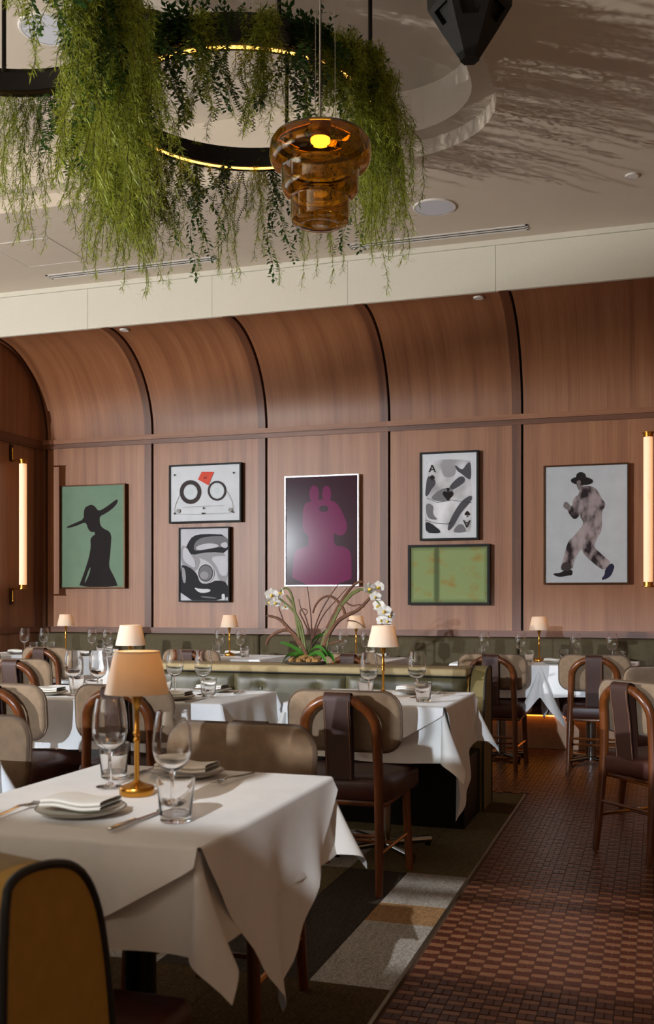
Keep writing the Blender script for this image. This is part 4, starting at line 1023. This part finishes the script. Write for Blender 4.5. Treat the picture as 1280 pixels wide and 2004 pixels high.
# where strands can no longer be told apart: a thick tress on the right of the first ring, a curtain on its left, a curtain on the second ring
def curtain(c, label, rows):
    t = thing('vine_curtain', label, 'vine', (c.x, c.y, c.z), 0)
    for kind, n, a0, a1, r0, r1, l0, l1, wid in rows:
        for i in range(n):
            an = math.radians(random.uniform(a0, a1)); rad = RR + random.uniform(r0, r1)
            st, lv = random.choice(VM[kind])
            for nm, me in (('stem', st), ('foliage', lv)):
                o = put(nm, me, t, (rad * math.cos(an), rad * math.sin(an), random.uniform(.10, .15))) if nm == 'stem' else put(nm, me, t, keep)
                keep = o.location.copy(); o.scale = (wid, wid, sc_) if nm == 'foliage' else (wid, wid, 1)
                if nm == 'stem': sc_ = random.uniform(l0, l1); rz_ = random.uniform(0, 6); o.scale = (wid, wid, sc_)
                o.rotation_euler.z = rz_; o['kind'] = 'stuff'
curtain(R1C, 'thick green vine tress over the right of the amber-lit ring', [('fine', 14, -30, 35, .03, .13, .50, .90, 1.1), ('broad', 4, -25, 30, .02, .09, .35, .60, 1.0)])
curtain(R1C, 'thick green vine curtain over the left of the amber-lit ring', [('fine', 18, 165, 235, -.02, .12, .65, 1.05, 1.15), ('broad', 5, 160, 215, 0, .08, .5, .85, 1.0)])
curtain(R2C, 'thick yellow-green vine curtain on the ring without visible light', [('fine', 26, -22, 72, -.04, .06, .70, 1.10, 1.2), ('broad', 8, -25, 75, -.02, .05, .4, .8, 1.0)])
for x, y, k in ((-6, 430, 'fine'), (16, 400, 'fine'), (44, 470, 'fine'), (60, 480, 'fine'), (78, 265, 'bead'), (92, 275, 'bead'), (112, 330, 'broad'), (128, 318, 'broad')):
    hang(R2C, x, True, y, k, W2)
for x, y, k in ((30, 130, 'fine'), (150, 160, 'broad')):
    hang(R2C, x, False, y, k, W2)
# upright sprigs along the top of the rings
def sprig_mesh(seed):
    rnd = random.Random(seed); lv, lf = [], []
    for s_ in range(7):
        d = Vector((rnd.gauss(0, .5), rnd.gauss(0, .5), 1)).normalized(); L = rnd.uniform(.06, .14)
        for i in range(9):
            p = d * L * (i + 1) / 9; an = i * 2.3
            dv = (d * .5 + Vector((math.cos(an), math.sin(an), .2))).normalized(); dd, a_, b_ = basis(dv); l_, w_ = rnd.uniform(.022, .036), rnd.uniform(.006, .010); k = len(lv)
            lv.extend([p, p + dv * l_ * .5 + a_ * w_, p + dv * l_, p + dv * l_ * .5 - a_ * w_]); lf.append((k, k + 1, k + 2, k + 3))
    me = bpy.data.meshes.new('sprig'); me.from_pydata([tuple(q) for q in lv], [], lf); me.materials.append(M['leaf_broad']); return me
SPM = [sprig_mesh(i) for i in range(3)]
def sprig(c, x, far, sc, where):
    an, d = ang_at(c, x, far); o = put('leafy_sprig', random.choice(SPM), None, (c.x + RR * math.cos(an), c.y + RR * math.sin(an), c.z + .09)); o.scale = (sc, sc, sc); o.rotation_euler.z = random.uniform(0, 6)
    tag(o, 'upright dark leafy sprig on top of ' + where, 'sprig', 'sprigs on ' + where)
for x, sc in ((330, 1.0), (352, 1.25), (376, 1.4), (400, 1.0), (446, 1.0), (462, .8), (505, .8), (520, .7), (560, 1.0), (575, 1.3), (600, 1.1), (628, 1.0), (655, .9), (680, 1.0), (706, 1.1), (718, 1.2), (300, 1.0), (270, 1.2)):
    sprig(R1C, x, False, sc, W1)

# amber glass pendant
t = thing('glass_pendant', 'stepped amber glass pendant lamp hanging on thin cables', 'pendant', (-1.19, 3.609, 2.616))
pr = [(.001, .004), (.060, .0), (.092, .003), (.106, .012), (.110, .03), (.110, .090), (.113, .098), (.122, .104), (.138, .120), (.143, .14), (.144, .200), (.150, .208), (.172, .216), (.186, .236), (.190, .262), (.188, .298), (.172, .322), (.130, .334), (.060, .337)]
inn = [(r - .006 if r > .02 else r, z + (.006 if z < .3 else -.006)) for r, z in reversed(pr)]
MB().lathe(pr + inn[:-1] + [(.001, .010)], 56).build('glass_body', 'amber_glass', t)
MB().lathe([(.001, .316), (.036, .316), (.038, .322), (.038, .352), (.02, .362), (.001, .362)], 28).build('lamp_holder', 'brass', t)
MB().lathe([(.001, .300), (.032, .301), (.036, .304), (.036, .315), (.001, .315)], 28).build('light_disc', 'pendant_led', t)
for dx, dy, r in ((0, 0, .0045), (-.026, .02, .0012), (.056, .01, .0012)): MB().tube([(dx, dy, .345), (dx * .9, dy, 1.84)], r, 8).build('cable', 'steel', t)
MB().lathe([(.001, 1.83), (.07, 1.83), (.07, 1.852), (.001, 1.852)], 24).build('canopy', 'dark_metal', t)
# faceted black hanging lantern
t = thing('faceted_lantern', 'faceted black wooden lantern hanging near the ceiling edge', 'pendant', (-0.66, 3.77, 3.225), math.radians(12))
lv_ = [(0.035, 0.0), (0.10, .10), (.155, .19), (.165, .30), (.15, .44), (.09, .58), (.04, .64)]
def hexr(r, z, tw=0): return [(r * math.cos(2 * PI * k / 6 + tw), r * math.sin(2 * PI * k / 6 + tw), z) for k in range(6)]
for k in range(6):
    mb = MB(); k2 = (k + 1) % 6
    L_, R_ = [Vector(hexr(r, z)[k]) for r, z in lv_], [Vector(hexr(r, z)[k2]) for r, z in lv_]
    for i in range(len(lv_) - 1):
        q = [L_[i], R_[i], R_[i + 1], L_[i + 1]]; cq = sum(q, Vector()) / 4; nrm = (q[1] - q[0]).cross(q[3] - q[0]).normalized()
        f_ = .80 if i in (1, 2, 3) else 0
        b = len(mb.v)
        if f_:
            inner = [cq + (v_ - cq) * (1 - .42) for v_ in q]
            mb.v += [tuple(v_) for v_ in q + inner] + [tuple(v_ - nrm * .02) for v_ in inner]
            for j in range(4): j2 = (j + 1) % 4; mb.face((b + j, b + j2, b + 4 + j2, b + 4 + j)); mb.face((b + 4 + j, b + 4 + j2, b + 8 + j2, b + 8 + j))
            if not (k == 4 and i == 2): mb.face((b + 8, b + 9, b + 10, b + 11))
        else:
            mb.v += [tuple(v_) for v_ in q]; mb.face((b, b + 1, b + 2, b + 3))
    mb.build('facet_panel', 'black_wood', t, False)
MB().prism([(p[0], p[1]) for p in hexr(.036, 0)], -.004, .004, lambda u_, v_, a_: (u_, v_, a_)).build('bottom_cap', 'black_wood', t, False)
MB().tube([(0, 0, .62), (0, 0, .87)], .006, 8).build('cord', 'dark_metal', t)
MB().lathe([(.001, .85), (.05, .85), (.05, .874), (.001, .874)], 20).build('canopy', 'dark_metal', t)

# ================================================================== ORCHID PLANTER on the tufted bench
OY = 6.03
def op(x, y, dy=0.0): return at_Y(x, y, OY + dy)
OB = op(597, 1303); OB.z = 0.822
t = thing('orchid_planter', 'orchid planter with white blooms, dry curling branches and moss on the bench top', 'plant', OB)
def ol(x, y, dy=0.0): return op(x, y, dy) - OB
MB().lathe([(.001, 0), (.115, 0), (.13, .004), (.14, .014), (.136, .018), (.001, .016)], 28).xform(Matrix.Diagonal((1, .75, 1, 1))).build('dish', 'pot', t)
ms = MB(); rnd = random.Random(4)
for i in range(46):
    a_, r_ = rnd.uniform(0, 2 * PI), rnd.uniform(0, .12); q = Vector((r_ * math.cos(a_), r_ * .7 * math.sin(a_), .018 + .03 * (1 - r_ / .13)))
    ms.lathe([(.001, -.014), (.018, -.008), (.022, .004), (.012, .014), (.001, .017)], 7, q)
ms.build('moss', 'moss', t)
def branch(pts, r0, r1, mat, name='branch', dys=None):
    P = spline([ol(x_, y_, (dys[i] if dys else 0)) for i, (x_, y_) in enumerate(pts)], 3); n_ = len(P)
    return MB().tube(P, [1.5 * (r0 + (r1 - r0) * i / (n_ - 1)) for i in range(n_)], 7).build(name, mat, t)
for pts in ([(590, 1285), (584, 1240), (578, 1200), (573, 1170), (566, 1153), (556, 1150), (548, 1158)], [(596, 1285), (592, 1250), (582, 1210), (572, 1180), (560, 1165)], [(600, 1285), (594, 1240), (588, 1215), (570, 1190), (548, 1172)]):
    branch(pts, .006, .004, 'orchid_stem', 'flower_stem')
for pts in ([(632, 1285), (640, 1240), (655, 1200), (675, 1172), (700, 1152), (722, 1156), (738, 1175), (752, 1195), (760, 1212)], [(636, 1285), (645, 1235), (662, 1195), (684, 1165), (704, 1156)], [(626, 1285), (634, 1245), (650, 1215), (668, 1186), (690, 1162), (706, 1152)]):
    branch(pts, .007, .004, 'orchid_stem', 'flower_stem')
for pts, r in (([(625, 1290), (640, 1245), (660, 1215), (680, 1203), (700, 1195), (715, 1180), (724, 1170)], .011), ([(676, 1206), (672, 1190), (660, 1175), (648, 1166), (632, 1168), (618, 1182), (612, 1200)], .007),
               ([(640, 1230), (660, 1190), (682, 1155), (700, 1138), (711, 1139)], .008), ([(588, 1262), (570, 1235), (552, 1215), (540, 1208), (522, 1205)], .009), ([(600, 1280), (585, 1250), (565, 1230), (540, 1238), (526, 1248), (521, 1262)], .010), ([(676, 1178), (690, 1187), (705, 1182), (714, 1188)], .004), ([(636, 1262), (652, 1258), (668, 1254), (672, 1252)], .005)):
    branch(pts, r, r * .5, 'bark')
for pts in ([(610, 1285), (610, 1220), (606, 1180), (601, 1145)], [(610, 1250), (625, 1200), (650, 1160), (668, 1136)], [(612, 1250), (630, 1205), (655, 1178), (680, 1150)], [(606, 1235), (598, 1205), (588, 1190), (585, 1172)], [(606, 1240), (592, 1210), (585, 1196), (594, 1190), (603, 1196), (598, 1204)], [(680, 1214), (698, 1216), (712, 1226)], [(556, 1225), (552, 1205), (545, 1190), (548, 1176)]):
    branch(pts, .0035, .0012, 'twig', 'twig')
def strap(p0, p1, p2, w_, sidev):
    R = []
    for i in range(13):
        f = i / 12; p = p0.lerp(p1, f).lerp(p1.lerp(p2, f), f); ww = w_ * (math.sin(PI * min(1, .12 + f * .88)) ** .6); n_ = Vector((0, 0, 1))
        R.append([p - sidev * ww, p - sidev * ww * .5 - n_ * .004, p - n_ * .010, p + sidev * ww * .5 - n_ * .004, p + sidev * ww])
    MB().rows(R).build('leaf', 'orchid_leaf', t)
c0 = ol(600, 1290)
for (x_, y_, dy), (xm, ym), w_ in (((548, 1256, -.02), (575, 1262), .020), ((642, 1283, -.05), (618, 1245), .020), ((632, 1240, .02), (602, 1250), .032), ((638, 1232, .05), (615, 1252), .03), ((552, 1298, -.03), (560, 1268), .026), ((566, 1300, -.07), (580, 1275), .022), ((655, 1299, -.03), (650, 1262), .024), ((640, 1298, -.08), (625, 1262), .026)):
    strap(c0 + Vector((0, 0, .01)), ol(xm, ym, dy * .5), ol(x_, y_, dy), w_, Vector((.55, -.5, .55)))
def bloom(x_, y_, dy, s_, yaw, pitch):
    B_ = Matrix.Translation(ol(x_, y_, dy)) @ Matrix.Rotation(yaw, 4, 'Z') @ Matrix.Rotation(pitch, 4, 'X')
    mb = MB()
    for a_, L_, w_ in ((90, 1, .42), (210, 1, .40), (330, 1, .40), (15, 1.05, .62), (165, 1.05, .62)):
        an = math.radians(a_); R = []
        for i in range(7):
            f = i / 6; ww = w_ * math.sin(PI * min(.985, .08 + f * .92)) ** .7
            R.append([Vector(((math.cos(an) * f * L_ - math.sin(an) * ww * q) * s_, -(.18 * f * f - .08 * q * q) * s_, (math.sin(an) * f * L_ + math.cos(an) * ww * q) * s_)) for q in (-1, -.5, 0, .5, 1)])
        mb.rows(R)
    o = mb.xform(B_).build('bloom', 'petal', t)
    MB().lathe([(.001, -.012), (.25 * s_, -.004), (.16 * s_, .012), (.001, .02)], 10).xform(B_ @ Matrix.Translation((0, -.01, -.12 * s_)) @ Matrix.Rotation(PI / 2, 4, 'X')).build('lip', 'lip', o)
for q in ((532, 1164, -.02, .045, .3, .1), (545, 1172, .03, .040, -.5, .2), (538, 1180, -.04, .036, .6, -.2), (552, 1160, .0, .030, -.8, 0), (558, 1188, .0, .026, .2, -.4), (526, 1178, .02, .034, .9, .1),
          (722, 1152, .0, .040, .7, .0), (742, 1148, .03, .040, -.3, .3), (735, 1168, -.03, .036, .2, .0), (742, 1185, .0, .045, -.4, .1), (752, 1196, -.03, .045, .2, -.1), (762, 1204, .02, .036, .6, .1), (748, 1214, .0, .038, -.1, -.2), (758, 1216, -.02, .030, .4, -.2)):
    bloom(*q)

# ================================================================== UNSEEN VINES, DOME AND CABINET added for shade, and the glare spot's fixture
def shade_vine(x, y, kind, length, wid):  # bunch added out of view to throw leaf shade on the first table
    t = thing('hanging_vine', '%s green vine bunch added unseen behind the camera for its shade' % KL[kind], 'vine', (x, y, ZC - .005), random.uniform(0, 6), '%s added shade vines behind the camera' % KL[kind])
    st, lv = random.choice(VM[kind]); t.scale = (wid, wid, length); put('stem', st, t); put('foliage', lv, t)['kind'] = 'stuff'
for x, y, k, l, w_ in ((-1.05, -1.05, 'fine', 1.40, 1.2), (-1.22, -1.0, 'broad', 1.32, 1.1), (-.70, -1.2, 'fine', 1.25, 1.2)):
    shade_vine(x, y, k, l, w_)
t = thing('added_dome', 'added unseen black metal dome shading the first table', 'pendant', (-.93, -1.5, 2.98))  # added out of view to shade the facing chair and first lamp
MB().lathe([(.22, 0), (.222, .01), (.20, .10), (.14, .19), (.05, .24), (.03, .30), (.001, .30), (.001, .29), (.045, .235), (.135, .185), (.195, .10), (.216, .01), (.22, 0)], 36).build('dome', 'dark_metal', t)
MB().tube([(0, 0, .29), (0, 0, 1.10)], .005, 8).build('cord', 'dark_metal', t)
MB().lathe([(.001, 1.09), (.05, 1.09), (.05, 1.118), (.001, 1.118)], 20).build('canopy', 'dark_metal', t)
t = thing('shading_cabinet', 'added unseen tall wooden cabinet with drawers, shading the aisle', 'cabinet', (-.94, -1.15, 0))  # added out of view to block low daylight from the aisle
MB().box(-.56, .56, -.2, .2, 0, 1.43).build('carcass', 'walnut_trim', t, False, uvf=uvw)
MB().rbox(-.58, .58, -.22, .22, 1.43, 1.455, .006, 2).build('worktop', 'black_wood', t)
for i in range(3):
    for x_ in (-.28, .28):
        d_ = MB().rbox(x_ - .26, x_ + .26, .2, .216, .08 + .45 * i, .50 + .45 * i, .004, 1).build('drawer', 'walnut_trim', t)
        MB().tube([(x_ - .06, .225, .29 + .45 * i), (x_ + .06, .225, .29 + .45 * i)], .006, 6).build('handle', 'brass', d_)
t = thing('carafe', 'dark ceramic carafe added unseen on the shading cabinet to shade a lamp', 'carafe', (-1.165, -1.15, 1.455))  # added out of view to shade the first table lamp
MB().lathe([(.001, 0), (.048, 0), (.054, .02), (.054, .14), (.04, .19), (.026, .215), (.030, .25), (.024, .25), (.02, .21), (.001, .20)], 24).build('body', 'pot', t)
MB().tube(spline([(.05, 0, .06), (.095, 0, .07), (.095, 0, .17), (.04, 0, .19)], 2), .007, 8).build('handle', 'pot', t)
t = thing('added_uplight', 'added unseen black fixture body for the ceiling glare spot', 'lamp', (-6.83, .96, 0.0))  # fixture body added to go with the glare spot
MB().lathe([(.001, 0), (.09, 0), (.09, .012), (.02, .018), (.02, .03), (.001, .03)], 20).build('foot', 'dark_metal', t)
MB().lathe([(.001, -.09), (.05, -.09), (.06, -.07), (.06, 0), (.055, 0), (.05, -.06), (.001, -.06)], 20).xform(Matrix.Translation((0, 0, .12)) @ Matrix.Rotation(math.radians(35), 4, Vector((-.85, .5, 0)))).build('housing', 'dark_metal', t)
